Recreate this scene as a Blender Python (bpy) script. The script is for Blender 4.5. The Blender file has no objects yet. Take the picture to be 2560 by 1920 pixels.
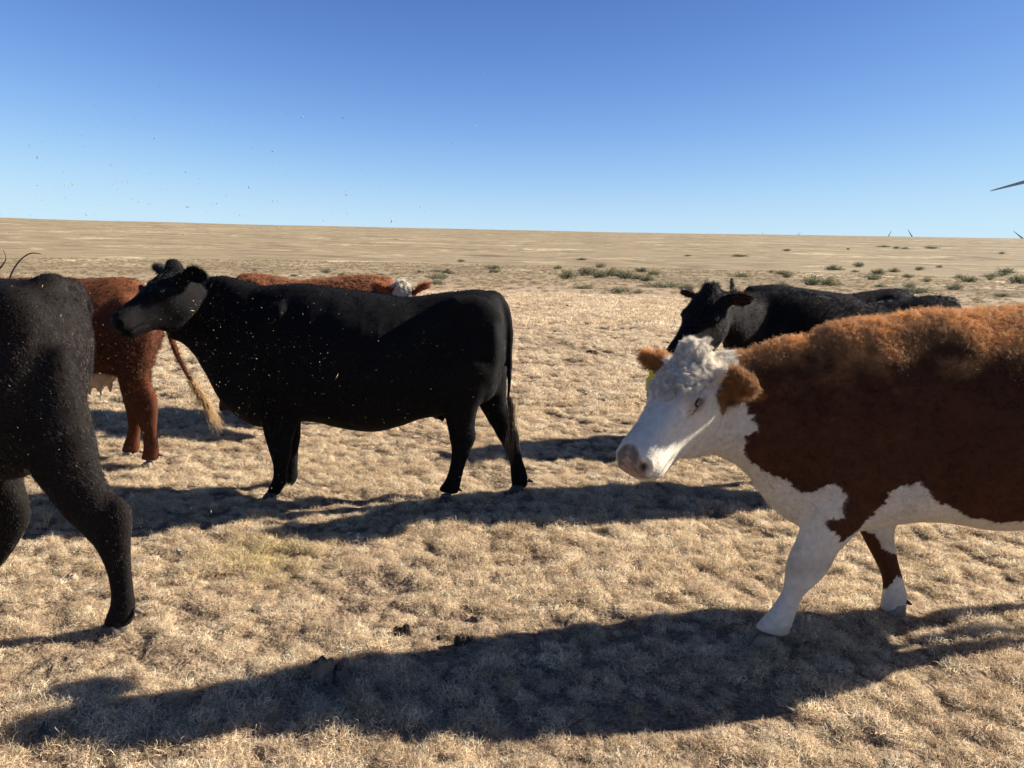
import bpy, math, random
import numpy as np
from mathutils import Matrix, Vector
SC = bpy.context.scene
COL = SC.collection
rad = math.radians

# ------------------------------------------------------------------ camera
F = 1950.0                                   # focal length in pixels of a 2560 wide frame
PITCH = math.atan(340 / F); ROLL = rad(1.25)
_fw = np.array([0, math.cos(PITCH), -math.sin(PITCH)])
_up = np.array([0, math.sin(PITCH), math.cos(PITCH)]); _r = np.array([1.0, 0, 0])
CR = _r * math.cos(ROLL) + _up * math.sin(ROLL); CU = _up * math.cos(ROLL) - _r * math.sin(ROLL)
CAM = np.array([0, 0, 1.65])
cd = bpy.data.cameras.new('camera'); cam = bpy.data.objects.new('camera', cd); COL.objects.link(cam)
cd.sensor_width = 36; cd.lens = 36 * F / 2560; cd.clip_start = .05; cd.clip_end = 20000
cam.matrix_world = Matrix(((CR[0], CU[0], -_fw[0], CAM[0]), (CR[1], CU[1], -_fw[1], CAM[1]),
                           (CR[2], CU[2], -_fw[2], CAM[2]), (0, 0, 0, 1)))
SC.camera = cam

# ------------------------------------------------------------------ light
SUN_EL = rad(27.5); SUN_AZ = rad(16.5)           # azimuth measured from +X towards +Y
sdir = Vector((math.cos(SUN_EL) * math.cos(SUN_AZ), math.cos(SUN_EL) * math.sin(SUN_AZ), math.sin(SUN_EL)))
w = bpy.data.worlds.new('World'); SC.world = w; w.use_nodes = True
nt = w.node_tree; bg = nt.nodes['Background']
sky = nt.nodes.new('ShaderNodeTexSky'); sky.sky_type = 'NISHITA'; sky.sun_disc = False
sky.sun_elevation = SUN_EL; sky.sun_rotation = math.pi / 2 - SUN_AZ + rad(18)
sky.altitude = 0; sky.air_density = 0.5; sky.dust_density = 0.1; sky.ozone_density = 2.0
EXPO = 1.38
def _m(op, a, b=None):
    n = nt.nodes.new('ShaderNodeMath'); n.operation = op
    for k_, x in enumerate((a, b)):
        if x is None: continue
        if isinstance(x, (int, float)): n.inputs[k_].default_value = x
        else: nt.links.new(x, n.inputs[k_])
    return n.outputs[0]
sep = nt.nodes.new('ShaderNodeSeparateColor'); cmb = nt.nodes.new('ShaderNodeCombineColor'); nt.links.new(sky.outputs[0], sep.inputs[0])
for k_, (sat, kk_, g_) in enumerate(((.62, .2215, 1.65), (.85, .150, 1.6), (.97, .1313, 1.75))):    # soft shoulder, like the camera's, on the bright part of the sky
    e_ = _m('EXPONENT', _m('MULTIPLY', _m('POWER', sep.outputs[k_], g_), -kk_))
    nt.links.new(_m('MULTIPLY', _m('SUBTRACT', 1.0, e_), sat / (.085 * 2 ** EXPO)), cmb.inputs[k_])
nt.links.new(cmb.outputs[0], bg.inputs[0]); bg.inputs[1].default_value = 0.085
sl = bpy.data.lights.new('sun', 'SUN'); so = bpy.data.objects.new('sun', sl); COL.objects.link(so)
sl.energy = 5.0; sl.angle = rad(.55); sl.color = (1, .93, .82)
so.rotation_euler = sdir.to_track_quat('Z', 'Y').to_euler()
SC.view_settings.view_transform = 'Standard'; SC.view_settings.look = 'None'
SC.view_settings.exposure = EXPO; SC.view_settings.gamma = 1
SC.render.engine = 'CYCLES'
SC.cycles.max_bounces = 6; SC.cycles.diffuse_bounces = 3; SC.cycles.transmission_bounces = 4
SC.cycles.use_denoising = True
try: SC.cycles_curves.shape = 'RIBBONS'
except Exception: pass

rng = np.random.default_rng(7)

# ------------------------------------------------------------------ projection helpers (used only to measure real 3-D places)
def ray(u, v): return _fw + CR * (u - 1280) / F + CU * (960 - v) / F
def atY(u, v, Y):
    d = ray(u, v); return CAM + d * (Y / d[1])
def atG(u, v, z=0.0):
    d = ray(u, v); return CAM + d * ((z - CAM[2]) / d[2])

# ------------------------------------------------------------------ noise
def _hash(ix, iy, iz, s):
    h = (ix * 374761393 + iy * 668265263 + iz * 2147483647 % 1274126177 + s * 974711) & 0xffffffff
    h = ((h ^ (h >> 13)) * 1274126177) & 0xffffffff
    h = ((h ^ (h >> 16)) * 2246822519) & 0xffffffff
    return ((h ^ (h >> 15)) & 0xffffff) / float(0xffffff)
def vnoise(p, s=0):
    p = np.asarray(p, float); i = np.floor(p).astype(np.int64); f = p - i; f = f * f * f * (f * (f * 6 - 15) + 10)
    x, y, z = i[:, 0], i[:, 1], i[:, 2] * 7919
    def c(a, b, d): return _hash(x + a, y + b, z + d * 7919, s)
    fx, fy, fz = f[:, 0], f[:, 1], f[:, 2]
    l = lambda a, b, t: a + (b - a) * t
    v0 = l(l(c(0, 0, 0), c(1, 0, 0), fx), l(c(0, 1, 0), c(1, 1, 0), fx), fy)
    v1 = l(l(c(0, 0, 1), c(1, 0, 1), fx), l(c(0, 1, 1), c(1, 1, 1), fx), fy)
    return l(v0, v1, fz) * 2 - 1
def fbm(p, sc, oct=3, s=0):
    p = np.asarray(p, float) / sc; r = 0; a = 1; t = 0
    for k in range(oct):
        r = r + a * vnoise(p * 2 ** k + 13.7 * k, s + k); t += a; a *= .5
    return r / t
def sm(x, a, b):
    t = np.clip((x - a) / (b - a), 0, 1); return t * t * (3 - 2 * t)

# ------------------------------------------------------------------ terrain height
_pr = [(0, None), (29, None), (33, -.45), (37, -.62)]
_pd = [(41, 103), (50, 92), (60, 82), (75, 70), (95, 56), (120, 46), (160, 33), (250, 10), (400, -12), (700, -26), (1100, -36), (1600, -41)]
TR = [0, 29, 33, 37] + [a for a, b in _pd] + [2200, 3500, 7000]
TZ = [0, 0, -.45, -.62] + [1.65 - b * a / F for a, b in _pd] + [34, 28, 10]
TRl = np.log(np.array(TR) + 5.0)
def terrain(x, y):
    x = np.asarray(x, float); y = np.asarray(y, float); r = np.hypot(x, y)
    az = np.arctan2(x, np.maximum(y, 1e-6))
    rr = r * (1 + .06 * np.sin(az * 3.1 + 1.0) * sm(r, 15, 60))
    h = np.interp(np.log(rr + 5), TRl, TZ)
    P = np.stack([x, y, 0 * x], 1)
    far = sm(r, 35, 90)
    h = h + far * (fbm(P, 38, 3, 3) * .28 * sm(r, 40, 200) + fbm(P, 9, 3, 5) * .16) + sm(r, 200, 700) * fbm(P, 260, 3, 9) * 1.3
    h = h + fbm(P, 5, 2, 11) * .02
    near = 1 - sm(r, 22, 60)
    m = fbm(P, .26, 3, 21); m2 = fbm(P, .11, 2, 23)
    h = h + near * (m * .014 + np.clip(m2, -.5, .4) * .022)
    return h
def terr1(x, y): return float(terrain(np.array([x]), np.array([y]))[0])
_HR = np.concatenate([np.arange(8, 60, .4), np.geomspace(60, 3000, 900)])
def hit(u, v, r0=8.0):
    d = ray(u, v); dh = math.hypot(d[0], d[1]); R_ = _HR[_HR >= r0]; P = CAM + d * (R_ / dh)[:, None]
    k = np.nonzero(P[:, 2] < terrain(P[:, 0], P[:, 1]))[0]
    return P[k[0]].copy() if len(k) else CAM + d * (1500 / dh)

# ------------------------------------------------------------------ object helpers
def link(o, parent=None):
    COL.objects.link(o)
    if parent is not None: o.parent = parent
    return o
def tag(o, label=None, cat=None, group=None, kind=None):
    if label: o['label'] = label
    if cat: o['category'] = cat
    if group: o['group'] = group
    if kind: o['kind'] = kind
    return o
def npmesh(name, V, Fc, mat=None, smooth=True, cols=None):
    me = bpy.data.meshes.new(name); V = np.ascontiguousarray(V, np.float32); Fc = np.asarray(Fc, np.int32)
    k = Fc.shape[1]; me.vertices.add(len(V)); me.vertices.foreach_set('co', V.ravel())
    me.loops.add(Fc.size); me.loops.foreach_set('vertex_index', np.ascontiguousarray(Fc).ravel())
    me.polygons.add(len(Fc)); me.polygons.foreach_set('loop_start', np.arange(0, Fc.size, k, dtype=np.int32))
    me.update(calc_edges=True)
    if smooth: me.polygons.foreach_set('use_smooth', np.ones(len(Fc), bool))
    if cols is not None: setcol(me, cols)
    if mat: me.materials.append(mat)
    me.validate(); return me
def setcol(me, c):
    a = me.color_attributes.new('Col', 'FLOAT_COLOR', 'POINT')
    cc = np.ones((len(c), 4), np.float32); cc[:, :3] = c; a.data.foreach_set('color', cc.ravel())

# ------------------------------------------------------------------ materials
def newmat(name):
    m = bpy.data.materials.new(name); m.use_nodes = True; t = m.node_tree; b = t.nodes['Principled BSDF']; return m, t, b
def N(t, k, **kw):
    n = t.nodes.new(k)
    for a, v in kw.items(): setattr(n, a, v)
    return n
def noise_n(t, vec, scale, detail=4, rough=.55, dist=0):
    n = N(t, 'ShaderNodeTexNoise'); n.inputs['Scale'].default_value = scale; n.inputs['Detail'].default_value = detail
    n.inputs['Roughness'].default_value = rough; n.inputs['Distortion'].default_value = dist
    if vec is not None: t.links.new(vec, n.inputs['Vector'])
    return n.outputs['Fac']
def ramp(t, fac, stops):
    r = N(t, 'ShaderNodeValToRGB'); el = r.color_ramp.elements
    while len(el) < len(stops): el.new(.5)
    for e, (p, c) in zip(el, stops):
        e.position = p; e.color = (*c, 1) if len(c) == 3 else c
    t.links.new(fac, r.inputs[0]); return r.outputs[0]
def mix(t, fac, a, b, mode='MIX'):
    m = N(t, 'ShaderNodeMix', data_type='RGBA', blend_type=mode)
    for s, v in ((m.inputs[0], fac), (m.inputs[6], a), (m.inputs[7], b)):
        if isinstance(v, (int, float)): s.default_value = v
        elif isinstance(v, tuple): s.default_value = (*v, 1)
        else: t.links.new(v, s)
    return m.outputs[2]
def mth(t, op, a, b=0.0, c=None):
    m = N(t, 'ShaderNodeMath', operation=op)
    for i, v in enumerate((a, b) if c is None else (a, b, c)):
        if isinstance(v, (int, float)): m.inputs[i].default_value = v
        else: t.links.new(v, m.inputs[i])
    return m.outputs[0]

def ground_mat():
    m, t, b = newmat('dry_pasture_soil')
    g = N(t, 'ShaderNodeNewGeometry').outputs['Position']
    ln = N(t, 'ShaderNodeVectorMath', operation='LENGTH'); t.links.new(g, ln.inputs[0]); r = ln.outputs['Value']
    n1 = noise_n(t, g, 9, 5, .65); n2 = noise_n(t, g, 55, 3, .6); n3 = noise_n(t, g, 1.1, 4, .55)
    soil = ramp(t, n1, [(.32, (.045, .029, .020)), (.52, (.12, .08, .053)), (.72, (.30, .215, .135))])
    straw = ramp(t, n2, [(.35, (.12, .08, .05)), (.65, (.46, .34, .21))])
    nearc = mix(t, .5, soil, straw)
    # mid and far: dead grass with bare earth, pale bleached bands
    a1 = noise_n(t, g, .9, 6, .7); a2 = noise_n(t, g, .10, 6, .62); a3 = noise_n(t, g, .022, 5, .6); a4 = noise_n(t, g, .35, 5, .6)
    midc = ramp(t, a1, [(.34, (.20, .14, .095)), (.46, (.355, .26, .17)), (.60, (.43, .325, .21))])
    farc = ramp(t, a2, [(.30, (.118, .080, .050)), (.44, (.205, .154, .094)), (.60, (.30, .236, .143))])
    farc = mix(t, ramp(t, a3, [(.42, (0, 0, 0)), (.62, (1, 1, 1))]), farc, (.275, .213, .128))
    pale = ramp(t, noise_n(t, g, .03, 7, .72, .6), [(.545, (0, 0, 0)), (.61, (1, 1, 1))])
    pale = mth(t, 'MULTIPLY', pale, ramp(t, a4, [(.42, (0, 0, 0)), (.58, (1, 1, 1))]))
    farc = mix(t, mth(t, 'MULTIPLY', pale, .85), farc, (.60, .50, .31))
    dark = ramp(t, noise_n(t, g, .06, 7, .75, .3), [(.34, (1, 1, 1)), (.40, (0, 0, 0))])
    farc = mix(t, mth(t, 'MULTIPLY', dark, .75), farc, (.15, .095, .068))
    f1 = N(t, 'ShaderNodeMapRange'); f1.inputs[1].default_value = 12; f1.inputs[2].default_value = 30; t.links.new(r, f1.inputs[0])
    f2 = N(t, 'ShaderNodeMapRange'); f2.inputs[1].default_value = 33; f2.inputs[2].default_value = 75; t.links.new(r, f2.inputs[0])
    c = mix(t, f1.outputs[0], nearc, midc); c = mix(t, f2.outputs[0], c, farc)
    t.links.new(c, b.inputs['Base Color']); b.inputs['Roughness'].default_value = .95; b.inputs['Specular IOR Level'].default_value = .1
    bp = N(t, 'ShaderNodeBump'); bp.inputs['Strength'].default_value = .9; bp.inputs['Distance'].default_value = .03
    t.links.new(mth(t, 'ADD', n1, mth(t, 'MULTIPLY', n2, .5)), bp.inputs['Height'])
    bp2 = N(t, 'ShaderNodeBump'); bp2.inputs['Strength'].default_value = .55; bp2.inputs['Distance'].default_value = .25
    t.links.new(mth(t, 'ADD', a1, mth(t, 'MULTIPLY', a4, 1.5)), bp2.inputs['Height']); t.links.new(bp.outputs[0], bp2.inputs['Normal'])
    t.links.new(bp2.outputs[0], b.inputs['Normal']); return m

def blade_mat(name, ca, cb, cc, transl=.35):
    m, t, b = newmat(name)
    at = N(t, 'ShaderNodeAttribute', attribute_name='Col'); oi = N(t, 'ShaderNodeObjectInfo')
    g = N(t, 'ShaderNodeNewGeometry').outputs['Position']
    n = noise_n(t, g, 1.3, 4, .6)
    c1 = ramp(t, mth(t, 'ADD', mth(t, 'MULTIPLY', n, .6), mth(t, 'MULTIPLY', oi.outputs['Random'], .4)), [(.28, ca), (.5, cb), (.72, cc)])
    if name == 'dry_grass_blade':      # one patch of pasture is still faintly green
        pc = atG(668, 1395); ds = N(t, 'ShaderNodeVectorMath', operation='DISTANCE'); t.links.new(g, ds.inputs[0]); ds.inputs[1].default_value = tuple(pc)
        mr = N(t, 'ShaderNodeMapRange'); mr.inputs[1].default_value = .62; mr.inputs[2].default_value = .12; t.links.new(mth(t, 'ADD', ds.outputs['Value'], mth(t, 'MULTIPLY', n, .3)), mr.inputs[0])
        c1 = mix(t, mth(t, 'MULTIPLY', mr.outputs[0], .9), c1, (.68, .55, .28))
        c1 = mix(t, ramp(t, noise_n(t, g, 5, 3, .6), [(.54, (0, 0, 0)), (.75, (.5, .5, .5))]), c1, (.66, .49, .36))
    c = mix(t, 1.0, c1, at.outputs['Color'], 'MULTIPLY')
    t.links.new(c, b.inputs['Base Color']); b.inputs['Roughness'].default_value = .75; b.inputs['Specular IOR Level'].default_value = .25
    tr = N(t, 'ShaderNodeBsdfTranslucent'); t.links.new(c, tr.inputs[0])
    mx = N(t, 'ShaderNodeMixShader'); mx.inputs[0].default_value = transl
    t.links.new(b.outputs[0], mx.inputs[1]); t.links.new(tr.outputs[0], mx.inputs[2])
    t.links.new(mx.outputs[0], t.nodes['Material Output'].inputs[0]); return m

def skin_mat(name, rough=.6, bump=.4, spec=.3, sheen=0):
    m, t, b = newmat(name)
    at = N(t, 'ShaderNodeAttribute', attribute_name='Col'); tc = N(t, 'ShaderNodeTexCoord').outputs['Object']
    n = noise_n(t, tc, 40, 4, .6)
    c = mix(t, 1.0, at.outputs['Color'], ramp(t, n, [(.3, (.82, .82, .82)), (.7, (1.08, 1.07, 1.05))]), 'MULTIPLY')
    t.links.new(c, b.inputs['Base Color']); b.inputs['Roughness'].default_value = rough; b.inputs['Specular IOR Level'].default_value = spec
    bp = N(t, 'ShaderNodeBump'); bp.inputs['Strength'].default_value = bump; bp.inputs['Distance'].default_value = .006
    t.links.new(noise_n(t, tc, 120, 3, .6), bp.inputs['Height']); t.links.new(bp.outputs[0], b.inputs['Normal'])
    return m
def coat_mat(name, rough=.45, spec=.4, transl=.25):
    m, t, b = newmat(name)
    at = N(t, 'ShaderNodeAttribute', attribute_name='Col')
    t.links.new(at.outputs['Color'], b.inputs['Base Color']); b.inputs['Roughness'].default_value = rough; b.inputs['Specular IOR Level'].default_value = spec
    tr = N(t, 'ShaderNodeBsdfTranslucent'); t.links.new(at.outputs['Color'], tr.inputs[0])
    mx = N(t, 'ShaderNodeMixShader'); mx.inputs[0].default_value = transl
    t.links.new(b.outputs[0], mx.inputs[1]); t.links.new(tr.outputs[0], mx.inputs[2])
    t.links.new(mx.outputs[0], t.nodes['Material Output'].inputs[0]); return m
def plain_mat(name, col, rough=.7, spec=.3, nz=None, ns=20, bump=0):
    m, t, b = newmat(name); tc = N(t, 'ShaderNodeTexCoord').outputs['Object']
    n = noise_n(t, tc, ns, 5, .6)
    c2 = nz or tuple(x * .6 for x in col)
    t.links.new(ramp(t, n, [(.35, c2), (.65, col)]), b.inputs['Base Color'])
    b.inputs['Roughness'].default_value = rough; b.inputs['Specular IOR Level'].default_value = spec
    if bump:
        bp = N(t, 'ShaderNodeBump'); bp.inputs['Strength'].default_value = bump; bp.inputs['Distance'].default_value = .01
        t.links.new(n, bp.inputs['Height']); t.links.new(bp.outputs[0], b.inputs['Normal'])
    return m

M_GROUND = ground_mat()
M_BLADE = blade_mat('dry_grass_blade', (.58, .44, .285), (.82, .655, .445), (.95, .82, .60), .48)
M_SKIN = skin_mat('cow_hide', .8, .4, .08); M_COAT = coat_mat('cow_hair'); M_COATB = coat_mat('black_hair', .38, .34, .03)
M_EYE = plain_mat('dark_wet_eye', (.012, .009, .008), .06, .8, (.006, .005, .005))
M_HOOF = plain_mat('hoof_horn', (.045, .038, .032), .55, .4, (.02, .017, .015), 30, .3)
M_HOOFP = plain_mat('pale_hoof_horn', (.24, .18, .125), .55, .4, (.16, .12, .09), 30, .3)
M_CHAFF = plain_mat('chaff', (.40, .33, .20), .8, .2, (.26, .21, .12), 200)
M_TAG = plain_mat('yellow_tag_plastic', (.62, .56, .03), .4, .5, (.5, .46, .03)); M_INK = plain_mat('tag_ink', (.02, .02, .02), .6)
M_DUNG = plain_mat('old_dung', (.14, .098, .068), .9, .1, (.035, .024, .018), 30, 1.0)
M_STONE = plain_mat('weathered_dung_clod', (.24, .185, .135), .95, .1, (.10, .075, .055), 22, 1.0)
M_PALE = plain_mat('pale_clod', (.34, .28, .21), .95, .1, (.25, .2, .15), 22, .8)
M_WHITE = plain_mat('turbine_white_backlit', (.30, .32, .36), .5, .3, (.27, .29, .33), 1)  # white turbines seen against the light, their shade put into the base colour
M_UDDER = plain_mat('udder_skin', (.52, .38, .26), .6, .4, (.40, .28, .19), 14, .4)
M_LEAF = blade_mat('shrub_leaf', (.14, .15, .095), (.20, .205, .13), (.28, .275, .175), .3)
M_TWIG = plain_mat('twig', (.16, .12, .085), .9)

# ------------------------------------------------------------------ ground sheet
def build_ground():
    a_in = np.linspace(-rad(47), rad(47), 760)
    a_out = np.linspace(rad(47), 2 * math.pi - rad(47), 110)[1:-1]
    az = np.concatenate([a_in, a_out]); nA = len(az)
    rs = np.concatenate([np.geomspace(.25, 1.6, 12)[:-1], np.geomspace(1.6, 8, 300)[:-1], np.geomspace(8, 60, 230)[:-1], np.geomspace(60, 7000, 230)])
    R_, A_ = np.meshgrid(rs, az, indexing='ij'); x = (R_ * np.sin(A_)).ravel(); y = (R_ * np.cos(A_)).ravel()
    z = terrain(x, y); V = np.stack([x, y, z], 1)
    i = np.arange(len(rs) - 1)[:, None]; j = np.arange(nA)[None]; j2 = (j + 1) % nA
    Fq = np.stack([i * nA + j, i * nA + j2, (i + 1) * nA + j2, (i + 1) * nA + j], -1).reshape(-1, 4)[:, ::-1]
    V = np.concatenate([V, [[0, 0, 0]]]); c = len(V) - 1
    tri = np.stack([np.full(nA, c), np.arange(nA), (np.arange(nA) + 1) % nA, (np.arange(nA) + 1) % nA], 1)
    me = npmesh('ground', V, Fq, M_GROUND)
    o = link(bpy.data.objects.new('ground', me)); tag(o, kind='structure')
build_ground()

# ------------------------------------------------------------------ ribbons (blades) helper
def ribbons(roots, dirs, length, width, curl, nseg=4, gravity=.6, r=None):
    """curly blades: returns verts, quads, per-vertex t"""
    r = r or rng; n = len(roots); d = dirs / np.linalg.norm(dirs, axis=1, keepdims=True)
    ax = r.normal(size=(n, 3)); side = np.cross(d, ax); side /= np.linalg.norm(side, axis=1, keepdims=True)
    width = np.broadcast_to(width, (n,)); P = roots.copy(); out = []; seg = (length / nseg)[:, None]
    cx = r.normal(size=(n, 3))
    for k in range(nseg + 1):
        wv = (width * (1 - .75 * k / nseg))[:, None] * side * .5
        out.append(np.stack([P - wv, P + wv], 1))
        d = d + curl * np.cross(d, cx) * .5 + curl * r.normal(size=(n, 3)) * .25; d[:, 2] -= gravity * k / nseg * .35
        d /= np.linalg.norm(d, axis=1, keepdims=True); P = P + d * seg
    V = np.stack(out, 1)                                    # n, nseg+1, 2, 3
    base = (np.arange(n) * (nseg + 1) * 2)[:, None]; k = np.arange(nseg)[None] * 2
    Q = np.stack([base + k, base + k + 1, base + k + 3, base + k + 2], -1).reshape(-1, 4)
    T = np.tile(np.repeat(np.arange(nseg + 1) / nseg, 2), n)
    return V.reshape(-1, 3), Q, T
HID = bpy.data.collections.new('grass_sources')
def tuft(name, n, rad_, L, wd, curl, seed, dome=.5):
    """a cushion of curly dead grass: blades fan out from the crown in every direction"""
    r = np.random.default_rng(seed)
    a = r.uniform(0, 6.283, n); q = rad_ * np.sqrt(r.uniform(0, 1, n)) * .8
    bx = np.cos(2 * a + seed) * .18 + 1
    el = np.arcsin(r.uniform(.08, 1, n)) * (1 - .35 * q / rad_)
    dirs = np.stack([np.cos(a) * np.cos(el), np.sin(a) * np.cos(el), np.sin(el) + .12], 1) + r.normal(0, .18, (n, 3))
    roots = np.stack([q * np.cos(a) * bx, q * np.sin(a) / bx, rad_ * dome * (1 - (q / rad_) ** 2) * .7 - .006], 1)
    V, Q, T = ribbons(roots, dirs, L * r.uniform(.45, 1.25, n), wd * r.uniform(.7, 1.3, n), curl, 4, .9, r)
    V[:, 2] = np.maximum(V[:, 2], .0005)
    tone = np.repeat(r.choice([.30, .68, 1.0, 1.2], n, p=[.17, .25, .33, .25]) * r.uniform(.85, 1.15, n), 10)
    warm = np.repeat(r.uniform(-.10, .10, n), 10)
    c = np.stack([tone * (1 + warm), tone, tone * (1 - warm)], 1)
    me = npmesh(name, V, Q, M_BLADE, True, c); o = bpy.data.objects.new(name, me); return o

def scatter(name, label, sources, P, rot, scl, kind='stuff'):
    me = bpy.data.meshes.new(name); me.vertices.add(len(P)); me.vertices.foreach_set('co', np.ascontiguousarray(P, np.float32).ravel())
    a = me.attributes.new('rz', 'FLOAT', 'POINT'); a.data.foreach_set('value', rot.astype(np.float32))
    a = me.attributes.new('sc', 'FLOAT', 'POINT'); a.data.foreach_set('value', scl.astype(np.float32))
    o = link(bpy.data.objects.new(name, me)); tag(o, label, 'grass', kind=kind)
    cl = bpy.data.collections.new(name + '_set')
    for s in sources: cl.objects.link(s)
    ng = bpy.data.node_groups.new(name, 'GeometryNodeTree')
    ng.interface.new_socket('Geometry', in_out='INPUT', socket_type='NodeSocketGeometry')
    ng.interface.new_socket('Geometry', in_out='OUTPUT', socket_type='NodeSocketGeometry')
    gi = ng.nodes.new('NodeGroupInput'); go = ng.nodes.new('NodeGroupOutput')
    ci = ng.nodes.new('GeometryNodeCollectionInfo'); ci.inputs[0].default_value = cl; ci.inputs[1].default_value = True; ci.inputs[2].default_value = True
    ip = ng.nodes.new('GeometryNodeInstanceOnPoints'); ip.inputs['Pick Instance'].default_value = True
    def attr(nm):
        n = ng.nodes.new('GeometryNodeInputNamedAttribute'); n.data_type = 'FLOAT'; n.inputs[0].default_value = nm; return n.outputs['Attribute']
    cx = ng.nodes.new('ShaderNodeCombineXYZ'); ng.links.new(attr('rz'), cx.inputs[2])
    er = ng.nodes.new('FunctionNodeEulerToRotation'); ng.links.new(cx.outputs[0], er.inputs[0])
    ng.links.new(gi.outputs[0], ip.inputs['Points']); ng.links.new(ci.outputs[0], ip.inputs['Instance'])
    ng.links.new(er.outputs[0], ip.inputs['Rotation']); ng.links.new(attr('sc'), ip.inputs['Scale'])
    ri = ng.nodes.new('FunctionNodeRandomValue'); ri.data_type = 'INT'
    ri.inputs['Min'].default_value = 0 if 'Min' in ri.inputs else 0
    for s in ri.inputs:
        if s.type == 'INT' and s.name == 'Max': s.default_value = len(sources) - 1
        if s.type == 'INT' and s.name == 'Min': s.default_value = 0
    outi = [s for s in ri.outputs if s.type == 'INT'][0]
    ng.links.new(outi, ip.inputs['Instance Index']); ng.links.new(ip.outputs[0], go.inputs[0])
    md = o.modifiers.new('scatter', 'NODES'); md.node_group = ng
    return o

def sector(n, r0, r1, half, r):
    q = np.sqrt(r.uniform(r0 * r0, r1 * r1, n)); a = r.uniform(-half, half, n)
    return q * np.sin(a), q * np.cos(a)
def build_grass():
    r = np.random.default_rng(5)
    S1 = [tuft('grass_tuft', 230, .046, .040, .0019, 1.5, 100 + k) for k in range(9)]
    S2 = [tuft('grass_clump', 150, .062, .046, .0034, 1.3, 200 + k) for k in range(5)]
    S3 = [tuft('grass_patch', 120, .14, .07, .009, .9, 300 + k) for k in range(4)]
    def place(n, r0, r1, half, thr, s0, s1, zoff=-.006):
        x, y = sector(n, r0, r1, half, r); P = np.stack([x, y, 0 * x], 1)
        m = fbm(P, .26, 3, 21) * .6 + .55 * fbm(P, .8, 2, 33) + .5 * fbm(P, .11, 2, 23)
        keep = m + r.normal(0, .06, n) > thr; x, y, m = x[keep], y[keep], m[keep]
        z = terrain(x, y) + zoff
        return np.stack([x, y, z], 1), r.uniform(0, 6.283, len(x)), (s0 + (s1 - s0) * sm(m, -.4, .5)) * r.uniform(.75, 1.25, len(x))
    P, ro, sc = place(25000, 1.3, 8.2, rad(50), -.36, .65, 1.2)
    scatter('short_grass', 'short curly straw coloured pasture grass in the foreground', S1, P, ro, sc)
    P, ro, sc = place(38000, 7.8, 17, rad(46), -.28, .75, 1.5)
    scatter('pasture_grass', 'short straw coloured grass behind the cattle', S2, P, ro, sc)
    P, ro, sc = place(32000, 16.5, 31, rad(44), -.20, .6, 1.25)
    scatter('distant_grass', 'thin dry grass towards the lip of the near pasture', S3, P, ro, sc)
    P, ro, sc = place(17000, 31, 130, rad(42), -.02, .8, 1.8)
    M2 = blade_mat('slope_grass_blade', (.27, .20, .125), (.42, .325, .21), (.56, .445, .29), .4); S4 = []
    for q in S3:
        o = bpy.data.objects.new('slope_tuft', q.data.copy()); o.data.materials.clear(); o.data.materials.append(M2); S4.append(o)
    scatter('slope_grass', 'sparse tufts of dry grass on the far slope', S4, P, ro, sc)
build_grass()

# ------------------------------------------------------------------ cow modelling kit
class Frame:
    """a cow's own frame: origin on the ground under its barrel, x forward, y to its left, z up"""
    def __init__(s, x, y, yaw):
        s.o = np.array([x, y, 0.0]); s.yaw = yaw
        s.f = np.array([math.cos(yaw), math.sin(yaw), 0]); s.l = np.array([-math.sin(yaw), math.cos(yaw), 0])
    def L(s, u, v, off=0.0):
        d = ray(u, v); t = (off - (CAM - s.o) @ s.l) / (d @ s.l); p = CAM + d * t
        return np.array([(p - s.o) @ s.f, off, p[2]])
    def W2L(s, p):
        q = np.asarray(p) - s.o; return np.array([q @ s.f, q @ s.l, q[2]])
    def D2L(s, d): d = np.asarray(d); return np.array([d @ s.f, d @ s.l, d[2]])
    def L2W(s, P): return s.o + P[:, :1] * s.f + P[:, 1:2] * s.l + P[:, 2:3] * np.array([0, 0, 1.0])

def catmull(A, sub):
    A = np.asarray(A, float); n = len(A); P = np.concatenate([[2 * A[0] - A[1]], A, [2 * A[-1] - A[-2]]]); out = []
    for i in range(n - 1):
        p0, p1, p2, p3 = P[i:i + 4]
        for k in range(sub):
            t = k / sub
            out.append(.5 * ((2 * p1) + (-p0 + p2) * t + (2 * p0 - 5 * p1 + 4 * p2 - p3) * t * t + (-p0 + 3 * p1 - 3 * p2 + p3) * t ** 3))
    out.append(A[-1]); return np.array(out)
def loft(rings, sub=4, nn=28, egg=0.0, exp=2.2):
    """rings: list of (centre, half up vector, half side vector[, egg]) -> closed mesh (V, list of faces)"""
    R_ = np.array([np.concatenate([c, a, b, [e[0] if e else egg]]) for c, a, b, *e in rings])
    R_ = catmull(R_, sub); th = np.linspace(0, 2 * math.pi, nn, endpoint=False)
    ct, st = np.cos(th), np.sin(th); k = 2 / exp
    cu = np.sign(ct) * np.abs(ct) ** k; cs = np.sign(st) * np.abs(st) ** k
    V = []
    for q in R_:
        c, a, b, e = q[:3], q[3:6], q[6:9], q[9]
        V.append(c + cu[:, None] * a + (cs * (1 - e * ct))[:, None] * b)
    V = np.array(V); m = len(V); V = V.reshape(-1, 3); F_ = []
    for i in range(m - 1):
        for j in range(nn):
            j2 = (j + 1) % nn; F_.append((i * nn + j, i * nn + j2, (i + 1) * nn + j2, (i + 1) * nn + j))
    c0 = len(V); V = np.concatenate([V, [R_[0][:3], R_[-1][:3]]])
    for j in range(nn):
        j2 = (j + 1) % nn; F_.append((c0, j2, j)); F_.append((c0 + 1, (m - 1) * nn + j, (m - 1) * nn + j2))
    return V, F_
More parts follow.
